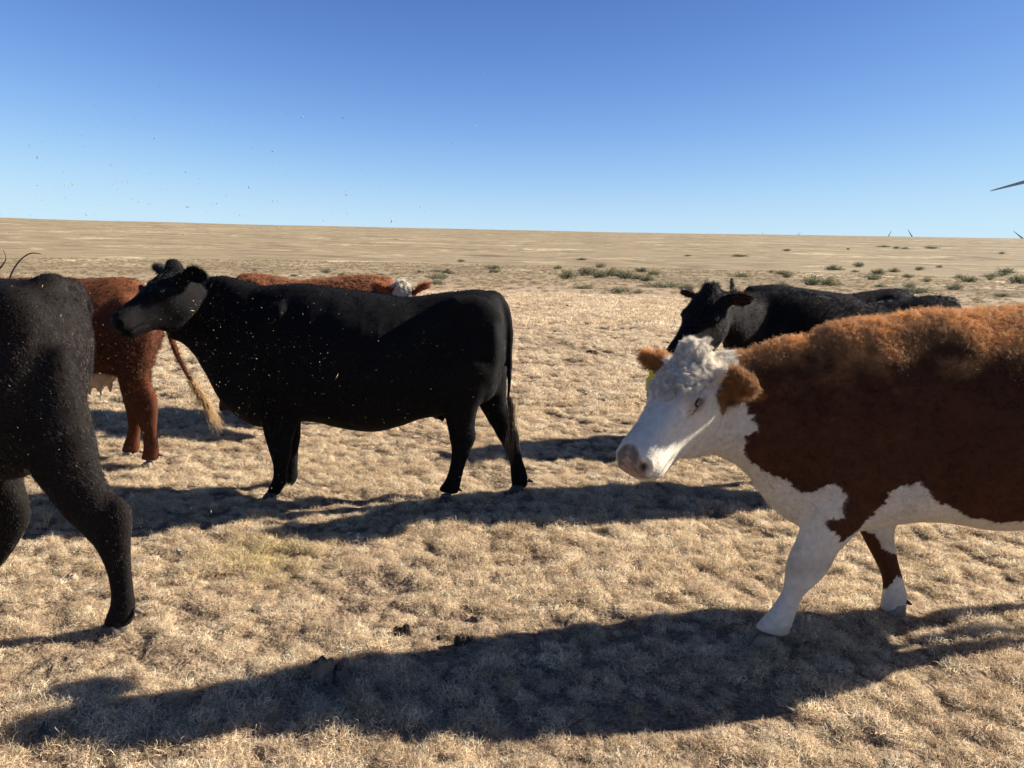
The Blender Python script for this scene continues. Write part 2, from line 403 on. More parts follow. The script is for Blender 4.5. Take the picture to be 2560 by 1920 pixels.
def ellipsoid(c, r, M3=None, nu=16, nv=10):
    V = [[0, 0, 1.0]]
    for i in range(1, nv):
        p = math.pi * i / nv
        for j in range(nu): a = 2 * math.pi * j / nu; V.append([math.sin(p) * math.cos(a), math.sin(p) * math.sin(a), math.cos(p)])
    V.append([0, 0, -1.0]); V = np.array(V) * np.array(r)
    if M3 is not None: V = V @ np.asarray(M3).T
    V = V + np.array(c); F_ = []; n = len(V) - 1
    for j in range(nu):
        j2 = (j + 1) % nu; F_.append((0, 1 + j, 1 + j2)); b = 1 + (nv - 2) * nu; F_.append((n, b + j2, b + j))
        for i in range(nv - 2): a = 1 + i * nu; F_.append((a + j, a + nu + j, a + nu + j2, a + j2))
    return V, F_
def join(parts):
    V = []; F_ = []; o = 0
    for v, f in parts: V.append(v); F_ += [tuple(i + o for i in q) for q in f]; o += len(v)
    return np.concatenate(V), F_
def pymesh(name, V, F_, mat=None, smooth=True):
    me = bpy.data.meshes.new(name); me.from_pydata([tuple(v) for v in V], [], [tuple(f) for f in F_]); me.update()
    if smooth: me.polygons.foreach_set('use_smooth', np.ones(len(me.polygons), bool))
    if mat: me.materials.append(mat)
    return me
def getV(me):
    a = np.empty(len(me.vertices) * 3, np.float32); me.vertices.foreach_get('co', a); return a.reshape(-1, 3).astype(float)
def getE(me):
    a = np.empty(len(me.edges) * 2, np.int32); me.edges.foreach_get('vertices', a); return a.reshape(-1, 2)
def getN(me):
    a = np.empty(len(me.vertices) * 3, np.float32); me.vertices.foreach_get('normal', a) if hasattr(me.vertices[0], 'normal') else None
    return a.reshape(-1, 3).astype(float)
def lap(V, E_, it, lam=.6, mask=None):
    n = len(V); deg = np.bincount(E_.ravel(), minlength=n).astype(float)[:, None]; deg[deg == 0] = 1
    for k in range(it):
        S = np.stack([np.bincount(E_[:, 0], V[E_[:, 1], c], n) + np.bincount(E_[:, 1], V[E_[:, 0], c], n) for c in range(3)], 1)
        D = (S / deg - V) * lam
        if mask is not None: D = D * mask[:, None]
        V = V + D
    return V
def voxel(parts, size, name):
    V, F_ = join(parts); me = pymesh(name, V, F_); o = bpy.data.objects.new(name, me); COL.objects.link(o)
    md = o.modifiers.new('r', 'REMESH'); md.mode = 'VOXEL'; md.voxel_size = size; md.use_smooth_shade = True
    dg = bpy.context.evaluated_depsgraph_get(); dg.update(); m2 = bpy.data.meshes.new_from_object(o.evaluated_get(dg))
    bpy.data.objects.remove(o); bpy.data.meshes.remove(me); m2.name = name; return m2

def tb(fr, rows, off=0.0, w_egg=0.0):
    """rows of (uT,vT,uB,vB,halfwidth[,egg]) seen in side view -> loft rings in the cow's frame"""
    out = []
    for q in rows:
        T = fr.L(q[0], q[1], off); B = fr.L(q[2], q[3], off)
        out.append(((T + B) / 2, (T - B) / 2, np.array([0, q[4], 0.0]), q[5] if len(q) > 5 else w_egg))
    return out
def tor(fr, rows, egg=.12):
    return tb(fr, [(u, a, u, b, w_) for u, a, b, w_ in rows], 0, egg)
def xf(rings, s=1.0, dx=0.0, mir=False):
    """scale and shift rings; mirrored across the sagittal plane when asked"""
    o = []
    for q in rings:
        c, a, b = (np.array(v, float) * s for v in q[:3]); c[0] += dx
        if mir: c[1] *= -1; a[1] *= -1
        o.append((c, a, b) + tuple(q[3:]))
    return o
def tube(pts, rads, flat=1.0):
    """round loft along a path"""
    pts = np.array(pts, float); out = []
    for i, p in enumerate(pts):
        d = pts[min(i + 1, len(pts) - 1)] - pts[max(i - 1, 0)]; d /= np.linalg.norm(d)
        s = np.cross(d, [0, 1, 0.02]); s /= np.linalg.norm(s); q = np.cross(s, d)
        out.append((p, s * rads[i], q * rads[i] * flat, 0.0))
    return out

HEAD_ST = [(-.07, -.06, -.25, .075, .0), (-.02, -.012, -.295, .090, .0), (.04, .012, -.328, .112, -.15), (.10, .008, -.342, .124, -.26), (.16, -.002, -.330, .124, -.32),
           (.22, -.012, -.312, .110, -.30), (.29, -.024, -.285, .093, -.22), (.36, -.032, -.262, .087, -.12), (.42, -.034, -.246, .092, -.02),
           (.465, -.040, -.232, .097, .02), (.502, -.056, -.206, .088, .04), (.528, -.086, -.184, .062, 0)]
class Head:
    """canonical cow head: poll at the origin, x to the muzzle, y to the cow's left, z dorsal"""
    def __init__(s, fr, poll_w, yaw, pitch, roll=0.0, k=1.0):
        # yaw: world heading of the face; pitch: degrees below level
        yaw, pitch, roll = rad(yaw), rad(pitch), rad(roll)
        x = np.array([math.cos(pitch) * math.cos(yaw), math.cos(pitch) * math.sin(yaw), -math.sin(pitch)])
        l = np.array([-math.sin(yaw), math.cos(yaw), 0]); z = np.cross(x, l)
        l2 = l * math.cos(roll) + z * math.sin(roll); z2 = np.cross(x, l2)
        s.M = np.stack([fr.D2L(x), fr.D2L(l2), fr.D2L(z2)], 1) * k; s.k = k
        s.o = fr.W2L(poll_w); s.fr = fr
    def P(s, p): return s.o + s.M @ np.asarray(p, float)
    def V(s, P): return s.o + np.asarray(P) @ s.M.T
    def inv(s, P): return (P - s.o) @ (s.M / s.k ** 2)
    def parts(s, ears=((.35, 1.0), (.35, 1.0)), poll=.03, ear_len=.2):
        r = [(s.P(((a), 0, (t + b) / 2)), s.M @ np.array([0, 0, (t - b) / 2]), s.M @ np.array([0, w_, 0]), e) for a, t, b, w_, e in HEAD_ST]
        out = [loft(r, 4, 32, exp=2.35)]
        El = lambda c, rr: out.append(ellipsoid(s.P(c), rr, s.M))
        El((.0, 0, -.005), (.055, .062, poll + .02))
        for y in (-1, 1):
            El((.175, y * .098, -.058), (.048, .030, .036))          # orbit
            El((.125, y * .066, -.20), (.100, .046, .105))          # cheek
            El((.478, y * .048, -.100), (.036, .036, .036))          # nostril wing
            El((.02, y * .085, -.055), (.035, .03, .035))            # ear base
        El((.455, 0, -.205), (.052, .060, .030)); El((.15, 0, -.285), (.15, .068, .072))                     # chin
        for sgn, e in zip((1, -1), ears): out.append(s.ear(sgn, e[0], e[1], ear_len * (e[3] if len(e) > 3 else 1), e[2] if len(e) > 2 else .18))
        return out
    def ear(s, sgn, droop, kk, ln, sweep=.18):
        # droop in radians below the poll line; kk widens it
        ax = np.array([-sweep, sgn * math.cos(droop), -math.sin(droop)]); ax /= np.linalg.norm(ax)
        face = np.array([.95, sgn * .10, -.15]); face -= ax * (face @ ax); face /= np.linalg.norm(face)
        wv = np.cross(ax, face) * sgn
        st = [(-.02, .022, .020, .0), (.1, .028, .024, .0), (.3, .044, .017, .014), (.5, .052, .014, .018), (.7, .050, .0135, .016), (.87, .034, .012, .010), (1.0, .014, .010, .004)]
        th = np.linspace(0, 2 * math.pi, 20, endpoint=False); V = []
        base = np.array([.02, sgn * .088, -.055])
        path = []
        for t, w_, d, cup in st: path.append([t, w_ * kk, d, cup])
        path = catmull(path, 3)
        for t, w_, d, cup in path:
            c = base + ax * ln * t
            V.append(c + np.cos(th)[:, None] * wv * w_ + (np.sin(th) * d)[:, None] * face - ((1 - np.cos(th) ** 2) * cup)[:, None] * face * 1.0 + (np.cos(th)[:, None] ** 2) * face * cup * .6)
        V = np.array(V); m, nn = V.shape[:2]; V = s.V(V.reshape(-1, 3)); F_ = []
        for i in range(m - 1):
            for j in range(nn): j2 = (j + 1) % nn; F_.append((i * nn + j, i * nn + j2, (i + 1) * nn + j2, (i + 1) * nn + j))
        F_.append(tuple(range(nn))[::-1]); F_.append(tuple((m - 1) * nn + j for j in range(nn)))
        s.__dict__.setdefault('ear_info', {})[sgn] = (base, ax, face, wv, ln)
        return V, F_
    def sculpt(s, V, Nn, col, eye_tint, nose, nosedark, lid=.006):
        H = s.inv(V); near = (H[:, 0] > -.1) & (np.abs(H[:, 1]) < .2)
        k = s.k
        for y in (-1, 1):
            d = np.linalg.norm((H - [.185, y * .122, -.064]) / [1.25, 1, 1], axis=1)
            V = V + Nn * (lid * np.exp(-((d - .026) / .010) ** 2) - .012 * np.exp(-(d / .017) ** 2))[:, None] * k
            f = np.exp(-(d / .030) ** 2)[:, None] * .9; col = col * (1 - f) + np.array(eye_tint) * f
            d = np.linalg.norm((H - [.506, y * .062, -.108]) / [1.2, .9, 1.1], axis=1)
            V = V + Nn * (.006 * np.exp(-((d - .028) / .010) ** 2) - .020 * np.exp(-(d / .016) ** 2))[:, None] * k
            s.__dict__.setdefault('nos', []).append(y)
        # tear trough, temple hollow
        for y in (-1, 1):
            d = np.linalg.norm(H - [.245, y * .105, -.09], axis=1); V = V - Nn * (.006 * np.exp(-(d / .03) ** 2))[:, None]
            d = np.linalg.norm(H - [.09, y * .115, -.05], axis=1); V = V - Nn * (.007 * np.exp(-(d / .028) ** 2))[:, None]
            d = np.linalg.norm((H - [.33, y * .08, -.10]) / [2.2, 1, .7], axis=1); V = V - Nn * (.006 * np.exp(-(d / .03) ** 2))[:, None]
        # mouth line
        zl = -.178 + .05 * np.clip(H[:, 0] - .40, -.2, .2)
        g = np.exp(-((H[:, 2] - zl) / .008) ** 2) * sm(H[:, 0], .36, .41) * near * (H[:, 2] < -.1)
        V = V - Nn * (g * .010)[:, None]; col = col * (1 - .88 * (g ** 2)[:, None])
        # nose leather
        edge = H[:, 0] - .478 + .02 * (np.abs(H[:, 1]) / .05) ** 2 * -1 + (H[:, 2] + .10) * .10
        f = (sm(edge, -.006, .006) * sm(H[:, 2], -.182, -.168))[:, None] * near[:, None]
        nz = fbm(H, .018, 3, 4)[:, None]
        nc = np.array(nose) * (1 + .3 * nz) * (1 - .7 * sm(fbm(H, .03, 3, 8) + (H[:, 2] + .105) * 6, -.1, .35)[:, None]) + np.array(nosedark) * .7 * sm(fbm(H, .03, 3, 8) + (H[:, 2] + .105) * 6, -.1, .35)[:, None]
        col = col * (1 - f) + nc * f
        for y in (-1, 1):
            d = np.linalg.norm((H - [.506, y * .062, -.108]) / [1.4, 1.0, 1.1], axis=1); q = np.exp(-(d / .019) ** 4)[:, None]
            col = col * (1 - q) + np.array([.008, .007, .006]) * q
        s.noseF = f[:, 0]
        return V, col

def tri_of(me):
    me.calc_loop_triangles(); a = np.empty(len(me.loop_triangles) * 3, np.int32); me.loop_triangles.foreach_get('vertices', a); return a.reshape(-1, 3)

def coat(parent, me, V, Nn, col, n, length, flow, lift, radius, mat, curl=0.0, dens=None, clump=.0, npt=5, seed=1, name='coat', tone=.25, frizz=.15):
    """hair strands rooted on the hide; length/lift/curl per vertex"""
    r = np.random.default_rng(seed); T = tri_of(me); A = V[T]
    ar = np.linalg.norm(np.cross(A[:, 1] - A[:, 0], A[:, 2] - A[:, 0]), axis=1)
    if dens is not None: ar = ar * dens[T].mean(1)
    idx = r.choice(len(T), n, p=ar / ar.sum()); b = r.dirichlet((1, 1, 1), n)
    def S(q): return (q[T[idx]] * b[..., None]).sum(1) if q.ndim > 1 else (q[T[idx]] * b).sum(1)
    P = S(V); nn = S(Nn); nn /= np.linalg.norm(nn, axis=1, keepdims=True) + 1e-9; c = S(col); L = S(length) * r.uniform(.6, 1.25, n)
    fl = S(flow); fl = fl - nn * (fl * nn).sum(1, keepdims=True); fl /= np.linalg.norm(fl, axis=1, keepdims=True) + 1e-6
    lf = S(lift); cu = S(curl) if isinstance(curl, np.ndarray) else np.full(n, curl)
    # neighbouring strands lean together: low frequency direction noise
    cl = np.stack([fbm(P, .035, 2, 40 + k) for k in range(3)], 1); ff = np.stack([fbm(P, .012, 1, 50 + k) for k in range(3)], 1)
    d = fl * (1 - lf)[:, None] + nn * (lf + .12)[:, None] + (cl * .55 + ff * .5) * (.35 + cu[:, None] * 1.2) + r.normal(0, frizz, (n, 3))
    d /= np.linalg.norm(d, axis=1, keepdims=True)
    pts = [P - nn * .002]; cc = cl * 1.0 + ff * .8; cc /= np.linalg.norm(cc, axis=1, keepdims=True) + 1e-6
    for k in range(1, npt):
        pts.append(pts[-1] + d * (L / (npt - 1))[:, None])
        d = d + np.cross(d, cc) * (cu * 1.1)[:, None] + fl * (.10 * (1 - cu))[:, None] + r.normal(0, .05 + .0 * frizz, (n, 3)) - nn * (.12 * cu)[:, None]
        d[:, 2] -= .04
        d /= np.linalg.norm(d, axis=1, keepdims=True)
    pts = np.stack(pts, 1).reshape(-1, 3)
    h = bpy.data.hair_curves.new(name); h.add_curves([npt] * n)
    h.position_data.foreach_set('vector', np.ascontiguousarray(pts, np.float32).ravel())
    a = h.attributes.get('radius') or h.attributes.new('radius', 'FLOAT', 'POINT')
    rr = np.tile(np.linspace(1, .25, npt), n) * radius * np.repeat(r.uniform(.7, 1.3, n), npt); a.data.foreach_set('value', rr.astype(np.float32))
    tn = 1 + r.uniform(-tone, tone, n) + .25 * fbm(P, .05, 2, 60)
    cc4 = np.ones((n, 4), np.float32); cc4[:, :3] = np.clip(c * tn[:, None], 0, 1)
    a = h.attributes.new('Col', 'FLOAT_COLOR', 'CURVE'); a.data.foreach_set('color', cc4.ravel())
    h.materials.append(mat); return link(bpy.data.objects.new(name, h), parent)

def strands(parent, name, roots, dirs, L, radius, colr, mat, npt=7, wave=.3, seed=3, grav=.05):
    r = np.random.default_rng(seed); n = len(roots); d = dirs / np.linalg.norm(dirs, axis=1, keepdims=True); P = roots; pts = [P]
    for k in range(1, npt):
        P = P + d * (L / (npt - 1))[:, None]; pts.append(P); d = d + r.normal(0, wave * .3, (n, 3)) + np.stack([np.stack([fbm(P, .05, 1, 70 + c)], 1)[:, 0] for c in range(3)], 1) * wave
        d[:, 2] -= grav; d /= np.linalg.norm(d, axis=1, keepdims=True)
    pts = np.stack(pts, 1).reshape(-1, 3); h = bpy.data.hair_curves.new(name); h.add_curves([npt] * n)
    h.position_data.foreach_set('vector', np.ascontiguousarray(pts, np.float32).ravel())
    a = h.attributes.get('radius') or h.attributes.new('radius', 'FLOAT', 'POINT')
    a.data.foreach_set('value', (np.tile(np.linspace(1, .3, npt), n) * radius).astype(np.float32))
    c4 = np.ones((n, 4), np.float32); c4[:, :3] = np.array(colr) * r.uniform(.7, 1.25, (n, 1))
    a = h.attributes.new('Col', 'FLOAT_COLOR', 'CURVE'); a.data.foreach_set('color', c4.ravel())
    h.materials.append(mat); return link(bpy.data.objects.new(name, h), parent)

def normals(me):
    n = len(me.vertices); a = np.empty(n * 3, np.float32); me.vertex_normals.foreach_get('vector', a); return a.reshape(-1, 3).astype(float)

def hoof(parent, fr, x, off, mat, zc=0.0, toe=.075, tilt=0.0, k=1.0, fw=1.0):
    """cloven hoof: two claws"""
    parts = []
    for s in (-1, 1):
        rows = []
        for z, x0, x1, w_ in ((0.0, -.040, toe, .023), (.018, -.038, toe - .010, .0235), (.042, -.034, toe - .028, .022), (.066, -.028, toe - .046, .018)):
            c = np.array([x + fw * (x0 + x1) / 2 * k, off + s * .0255 * k, zc - .014 + z * k]); rows.append((c, np.array([(x1 - x0) / 2 * k, 0, tilt * (x1 - x0) / 2]), np.array([0, w_ * k, 0]), .25 * fw))
        parts.append(loft(rows, 3, 18, exp=2.6))
    V, F_ = join(parts); me = pymesh('hoof', V, F_, mat); return link(bpy.data.objects.new('hoof', me), parent)
def dewclaw(parent, p, d, mat, k=1.0):
    d = np.array(d, float); d /= np.linalg.norm(d)
    V, F_ = loft(tube([np.array(p), np.array(p) + d * .018 * k, np.array(p) + d * .034 * k], [.012 * k, .009 * k, .004 * k]), 3, 10)
    return link(bpy.data.objects.new('dewclaw', pymesh('dewclaw', V, F_, mat)), parent)
def eyeball(parent, hd, y, mat=None):
    V, F_ = ellipsoid(hd.P((.184, y * .1165, -.064)), (.0200, .0175, .0175), hd.M, 20, 14)
    o = link(bpy.data.objects.new('eye', pymesh('eye', V, F_, M_EYE)), parent)
    # upper lid with lashes
    return o

def inpoly(x, z, poly):
    ins = np.zeros(len(x), bool); n = len(poly)
    for i in range(n):
        x1, z1 = poly[i]; x2, z2 = poly[(i + 1) % n]
        c = ((z1 > z) != (z2 > z)) & (x < (x2 - x1) * (z - z1) / (z2 - z1 + 1e-12) + x1); ins ^= c
    return ins

def bumps(V, Nn, lst):
    for p, rd, a in lst:
        d = np.linalg.norm((V - np.array(p)) / np.array(rd), axis=1); V = V + Nn * (a * np.exp(-d * d))[:, None]
    return V

def finish(fr, name, label, group, parts, vox, smooth, heads, colorf, bump_list=(), lump=.004, sculpt_args=None):
    me = voxel(parts, vox, 'body'); V = getV(me); E_ = getE(me); V = lap(V, E_, smooth, .6)
    me.vertices.foreach_set('co', V.astype(np.float32).ravel()); me.update(); Nn = normals(me)
    V = bumps(V, Nn, bump_list)
    V = V + Nn * (fbm(V, .16, 2, 71) * lump)[:, None]
    col = colorf(V, Nn)
    if sculpt_args:
        V, col = heads.sculpt(V, Nn, col, *sculpt_args)
    me.vertices.foreach_set('co', V.astype(np.float32).ravel()); me.update(); Nn = normals(me)
    me.polygons.foreach_set('use_smooth', np.ones(len(me.polygons), bool)); me.materials.clear(); me.materials.append(M_SKIN); setcol(me, col)
    root = bpy.data.objects.new(name, None); link(root); root.location = fr.o; root.rotation_euler = (0, 0, fr.yaw)
    tag(root, label, 'cow', group)
    body = link(bpy.data.objects.new('body', me), root)
    return root, body, me, V, Nn, col
GR = 'cattle standing and walking on the dry pasture'

# ------------------------------------------------------------------ cow M: the black cow in the middle
BLK = np.array([.0065, .006, .0063])
def black_col(V, Nn): return np.tile(BLK, (len(V), 1)) * (1 + .25 * fbm(V, .2, 2, 5))[:, None]
FM = Frame(-.90, 5.04, math.pi)
M_TORSO = tor(FM, [(1262, 800, 905, .10), (1250, 752, 950, .17), (1232, 732, 990, .225), (1195, 724, 1012, .265), (1150, 726, 1022, .285), (1100, 733, 1036, .31),
                   (1050, 742, 1045, .35), (1000, 741, 1062, .385), (943, 732, 1074, .40), (880, 727, 1068, .395), (800, 714, 1052, .36), (740, 711, 1052, .31),
                   (690, 712, 1062, .27), (650, 713, 1066, .235)], .10) + \
    tb(FM, [(617, 705, 606, 1046, .20), (588, 695, 556, 1004, .165), (562, 690, 520, 940, .135), (535, 690, 484, 885, .122), (500, 690, 450, 856, .11), (468, 690, 425, 848, .095)], 0, .05)
M_LEG_NF = tb(FM, [(630, 870, 770, 880, .06), (632, 950, 765, 960, .075), (645, 1020, 755, 1020, .072), (657, 1066, 744, 1064, .060), (667, 1102, 732, 1102, .048), (678, 1138, 730, 1140, .046),
                   (682, 1160, 722, 1160, .036), (682, 1180, 718, 1182, .033), (678, 1204, 717, 1208, .038), (668, 1224, 705, 1228, .040), (664, 1236, 702, 1239, .040)], .15)
M_LEG_FF = tb(FM, [(650, 870, 770, 880, .06), (655, 960, 768, 960, .07), (668, 1030, 756, 1036, .062), (690, 1090, 752, 1092, .048), (700, 1124, 746, 1126, .046),
                   (706, 1150, 744, 1150, .034), (708, 1172, 744, 1176, .033), (706, 1190, 746, 1192, .038), (696, 1208, 736, 1210, .040), (690, 1216, 728, 1220, .038)], -.14)
M_LEG_NH = tb(FM, [(1090, 800, 1254, 850, .09), (1096, 900, 1246, 900, .11), (1100, 975, 1224, 965, .10), (1110, 1030, 1196, 1015, .075), (1120, 1072, 1189, 1060, .050),
                   (1125, 1105, 1192, 1094, .042), (1127, 1135, 1178, 1128, .034), (1122, 1168, 1163, 1168, .032), (1112, 1200, 1153, 1206, .038), (1100, 1216, 1149, 1226, .042), (1094, 1226, 1146, 1236, .042)], .15)
M_LEG_FH = tb(FM, [(1120, 800, 1262, 850, .09), (1140, 900, 1268, 900, .10), (1170, 970, 1268, 960, .09), (1196, 1014, 1268, 1006, .065), (1218, 1052, 1280, 1044, .048),
                   (1240, 1090, 1298, 1088, .044), (1258, 1118, 1303, 1120, .036), (1270, 1150, 1308, 1150, .032), (1275, 1180, 1318, 1182, .037), (1276, 1204, 1322, 1208, .040), (1274, 1220, 1318, 1222, .040)], -.13)
M_TAIL = [FM.L(u, v) for u, v in ((1205, 745), (1236, 742), (1260, 768), (1272, 820), (1274, 880), (1273, 950), (1270, 1000), (1272, 1030))]
M_TAIL_R = [.045, .045, .036, .030, .024, .018, .012, .005]
def mx(L): return [FM.L(u, v, o)[0] for u, v, o in L]
M_HX = dict(nf=FM.L(680, 1240, .15)[0], ff=FM.L(712, 1215, -.14)[0], nh=FM.L(1116, 1240, .15)[0], fh=FM.L(1296, 1228, -.13)[0])

def leg_mask(V, hd=None):
    return sm(.62 - V[:, 2], 0, .15)
def std_flow(V, head, neckx=None):
    f = np.tile([-1.0, 0, -.35], (len(V), 1)); lg = leg_mask(V)[:, None]; f = f * (1 - lg) + np.array([-.25, 0, -1.0]) * lg
    if head:
        H = head.inv(V); m = ((H[:, 0] > -.06) * sm(.30 - np.linalg.norm(H - [.2, 0, -.13], axis=1), 0, .04))[:, None]
        f = f * (1 - m) + (head.M @ np.array([1.0, 0, -.2])) * m
        for sgn, (b, ax, face, wv, ln) in head.ear_info.items():
            q = H - b; t = q @ ax; e = ((t > .02) & (np.abs(q @ wv) < .09) & (t < ln + .04) & (np.abs(q @ face) < .06))[:, None]; out = np.sign(q @ wv)[:, None] * (head.M @ wv) * .5
            f = np.where(e, (head.M @ ax) + out, f)
    return f
def ear_mask(V, head):
    m = np.zeros(len(V)); H = head.inv(V)
    for sgn, (b, ax, face, wv, ln) in head.ear_info.items():
        q = H - b; t = q @ ax; m = np.maximum(m, sm(t, .035, .06) * (np.abs(q @ wv) < .12) * (t < ln + .04) * (np.abs(q @ face) < .085))
    return m
def head_mask(V, head):
    H = head.inv(V); return sm(H[:, 0], -.02, .05) * (H[:, 2] > -.33) * (np.abs(H[:, 1]) < .19) * (H[:, 0] < .6)
def poll_mask(V, head):
    H = head.inv(V); return np.exp(-(np.linalg.norm((H - [.03, 0, .02]) / [.085, .08, .06], axis=1)) ** 4)

def cow_black_main():
    hd = Head(FM, atY(435, 668, 4.86), 227, 30, 3, .96)
    parts = [loft(M_TORSO, 4, 36, exp=2.15)] + [loft(q, 4, 24) for q in (M_LEG_NF, M_LEG_FF, M_LEG_NH, M_LEG_FH)] + [loft(tube(M_TAIL, M_TAIL_R), 4, 14)] + hd.parts(((.15, 1.5, .4, 1.08), (-.3, 1.3, .0, 1.0)), .05, .19)
    parts.append(ellipsoid(FM.L(1098, 1030), (.07, .06, .05)))
    for s in (-1, 1): parts.append(loft(tube([FM.L(1107, 1034) + [0, s * .03, 0], FM.L(1108, 1050) + [0, s * .03, 0], FM.L(1108, 1058) + [0, s * .03, 0]], [.014, .011, .007]), 3, 10))
    for s in (-1, 1):
        parts.append(ellipsoid(FM.L(1175, 790, 0) + [0, s * .15, 0], (.22, .10, .15)))
        parts.append(ellipsoid(FM.L(1232, 850, 0) + [0, s * .14, 0], (.07, .11, .20)))
        parts.append(ellipsoid(FM.L(720, 850, 0) + [0, s * .19, 0], (.16, .10, .26)))
    bl = [(FM.L(1130, 752, s * .24), (.06, .06, .05), .030) for s in (1, -1)] + [(FM.L(u_, 850 + 10 * k, .3), (.016, .12, .16), .0025) for k, u_ in enumerate((905, 948, 984))] + [(FM.L(1085, 860, s * .32), (.09, .09, .20), -.025) for s in (1, -1)] + \
         [(FM.L(800, 800, s * .32), (.06, .1, .2), -.012) for s in (1, -1)] + [(FM.L(700, 800, s * .25), (.03, .1, .18), .012) for s in (1, -1)]
    root, body, me, V, Nn, col = finish(FM, 'black_cow', 'black cow standing side on in the middle, head turned left, tail hanging down', GR, parts, .0098, 14, hd, black_col,
                                        bl, .009, ((.012, .010, .009), (.018, .017, .018), (.008, .008, .008)))
    # skin folds on the neck behind the jaw
    a = FM.L(528, 790, .1); q = V - a; wgt = np.exp(-((q[:, 0]) / .075) ** 2 - ((q[:, 2]) / .17) ** 2) * (np.abs(V[:, 1]) > .03) * (1 - head_mask(V, hd))
    V = V + Nn * (np.sin((V[:, 0] + .12 * V[:, 2] + .01 * fbm(V, .1, 2, 3)) / .0075) * .006 * wgt)[:, None]
    me.vertices.foreach_set('co', V.astype(np.float32).ravel()); me.update(); Nn = normals(me)
    em = ear_mask(V, hd); pm = poll_mask(V, hd); hm = head_mask(V, hd)
    top = sm(Nn[:, 2], .2, .9) * sm(V[:, 2], 1.1, 1.3)
    ln = .011 + .004 * top + .014 * em + .010 * pm - .003 * hm * (1 - em) * (1 - pm); ln *= 1 - .9 * hd.noseF
    lift = .16 + .1 * top + .2 * em + .3 * pm
    coat(root, me, V, Nn, col * 1.25 + .002, 95000, ln, std_flow(V, hd), lift, .00075, M_COATB, pm * .6 + .1, 1 + 1.5 * em + .6 * hm, seed=11, name='coat', tone=.5)
    for y in (1, -1): eyeball(root, hd, y)
    hoof(root, FM, M_HX['nf'], .15, M_HOOF); hoof(root, FM, M_HX['ff'], -.14, M_HOOF); hoof(root, FM, M_HX['nh'], .15, M_HOOF); hoof(root, FM, M_HX['fh'], -.13, M_HOOF)
    dewclaw(root, FM.L(1320, 1200, -.11), (-1, .1, -.35), M_HOOF, 1.1); dewclaw(root, FM.L(1146, 1222, .17), (-1, .2, -.7), M_HOOF, .9); dewclaw(root, FM.L(742, 1205, -.12), (-1, .1, -.7), M_HOOFP, .8)
    r = np.random.default_rng(2); n = 300; t = r.uniform(.45, 1, n); path = np.array([FM.L(1272, 930), FM.L(1272, 980), FM.L(1274, 1020), FM.L(1278, 1060)])
    rt = path[0] * (1 - t)[:, None] + path[3] * t[:, None] + r.normal(0, .009, (n, 3))
    strands(root, 'tail_switch', rt, np.tile([-.06, 0, -1.0], (n, 1)) + r.normal(0, .05, (n, 3)), r.uniform(.10, .34, n), .0009, (.022, .017, .012), M_COATB, 8, .10)
    rt = FM.L(1284, 1010) + r.normal(0, .012, (50, 3)); strands(root, 'tail_switch', rt, np.tile([.06, 0, -1.0], (50, 1)) + r.normal(0, .05, (50, 3)), r.uniform(.12, .36, 50), .0009, (.34, .26, .17), M_COAT, 9, .12, 8)
    return root
cow_black_main()

# ------------------------------------------------------------------ cow H: the red and white cow on the right
FHo = Frame(1.62, 3.28, math.pi)
class FrameH(Frame):
    def L(s, u, v, off=0.0):
        if u <= 2450: return super().L(u, v, off)
        q = FHo.L(u, v, off); a = super().L(2450, v, off); b = FHo.L(2450, v, off)
        q[0] += a[0] - b[0]; q[2] += (a[2] - b[2]) * max(0.0, 1 - (u - 2450) / 300); return q
FH = FrameH(1.62, 3.30, rad(190))
HT = [(c, a, b * .94) + tuple(e) for c, a, b, *e in (tor(FH, [(3085, 860, 990, .10), (3068, 810, 1060, .18), (3030, 786, 1150, .25), (2970, 776, 1200, .29), (2890, 772, 1235, .33), (2800, 770, 1275, .38), (2700, 772, 1305, .415), (2600, 773, 1318, .425),
              (2500, 774, 1318, .41), (2420, 781, 1310, .385), (2345, 779, 1298, .35), (2280, 782, 1296, .31), (2210, 795, 1306, .275)], .10) + \
    tb(FH, [(2140, 803, 2130, 1322, .25, .08), (2075, 822, 2050, 1332, .225, .05), (2025, 843, 1985, 1310, .19), (1975, 846, 1935, 1276, .165), (1932, 856, 1897, 1226, .145), (1890, 872, 1862, 1180, .13), (1850, 880, 1815, 1150, .12), (1810, 880, 1770, 1134, .11), (1785, 890, 1735, 1148, .10)], 0, .04))]
H_NF = tb(FH, [(2030, 1060, 2230, 1080, .05), (2025, 1150, 2215, 1180, .085), (2020, 1250, 2185, 1270, .085), (2000, 1335, 2128, 1335, .068), (1980, 1375, 2092, 1376, .055), (1966, 1412, 2070, 1418, .050),
               (1963, 1448, 2040, 1452, .047), (1957, 1478, 2010, 1482, .037), (1940, 1508, 1994, 1512, .033), (1918, 1536, 1984, 1545, .037), (1893, 1560, 1974, 1574, .043), (1885, 1572, 1962, 1588, .043)], .105)
H_FF = tb(FH, [(2080, 1060, 2230, 1080, .05), (2100, 1180, 2240, 1180, .08), (2130, 1280, 2238, 1280, .07), (2150, 1330, 2230, 1330, .058), (2172, 1372, 2236, 1370, .048), (2192, 1408, 2243, 1408, .044),
               (2205, 1445, 2254, 1442, .042), (2206, 1470, 2262, 1466, .036), (2204, 1495, 2268, 1495, .038), (2203, 1515, 2264, 1520, .042), (2206, 1528, 2262, 1534, .042)], -.10)
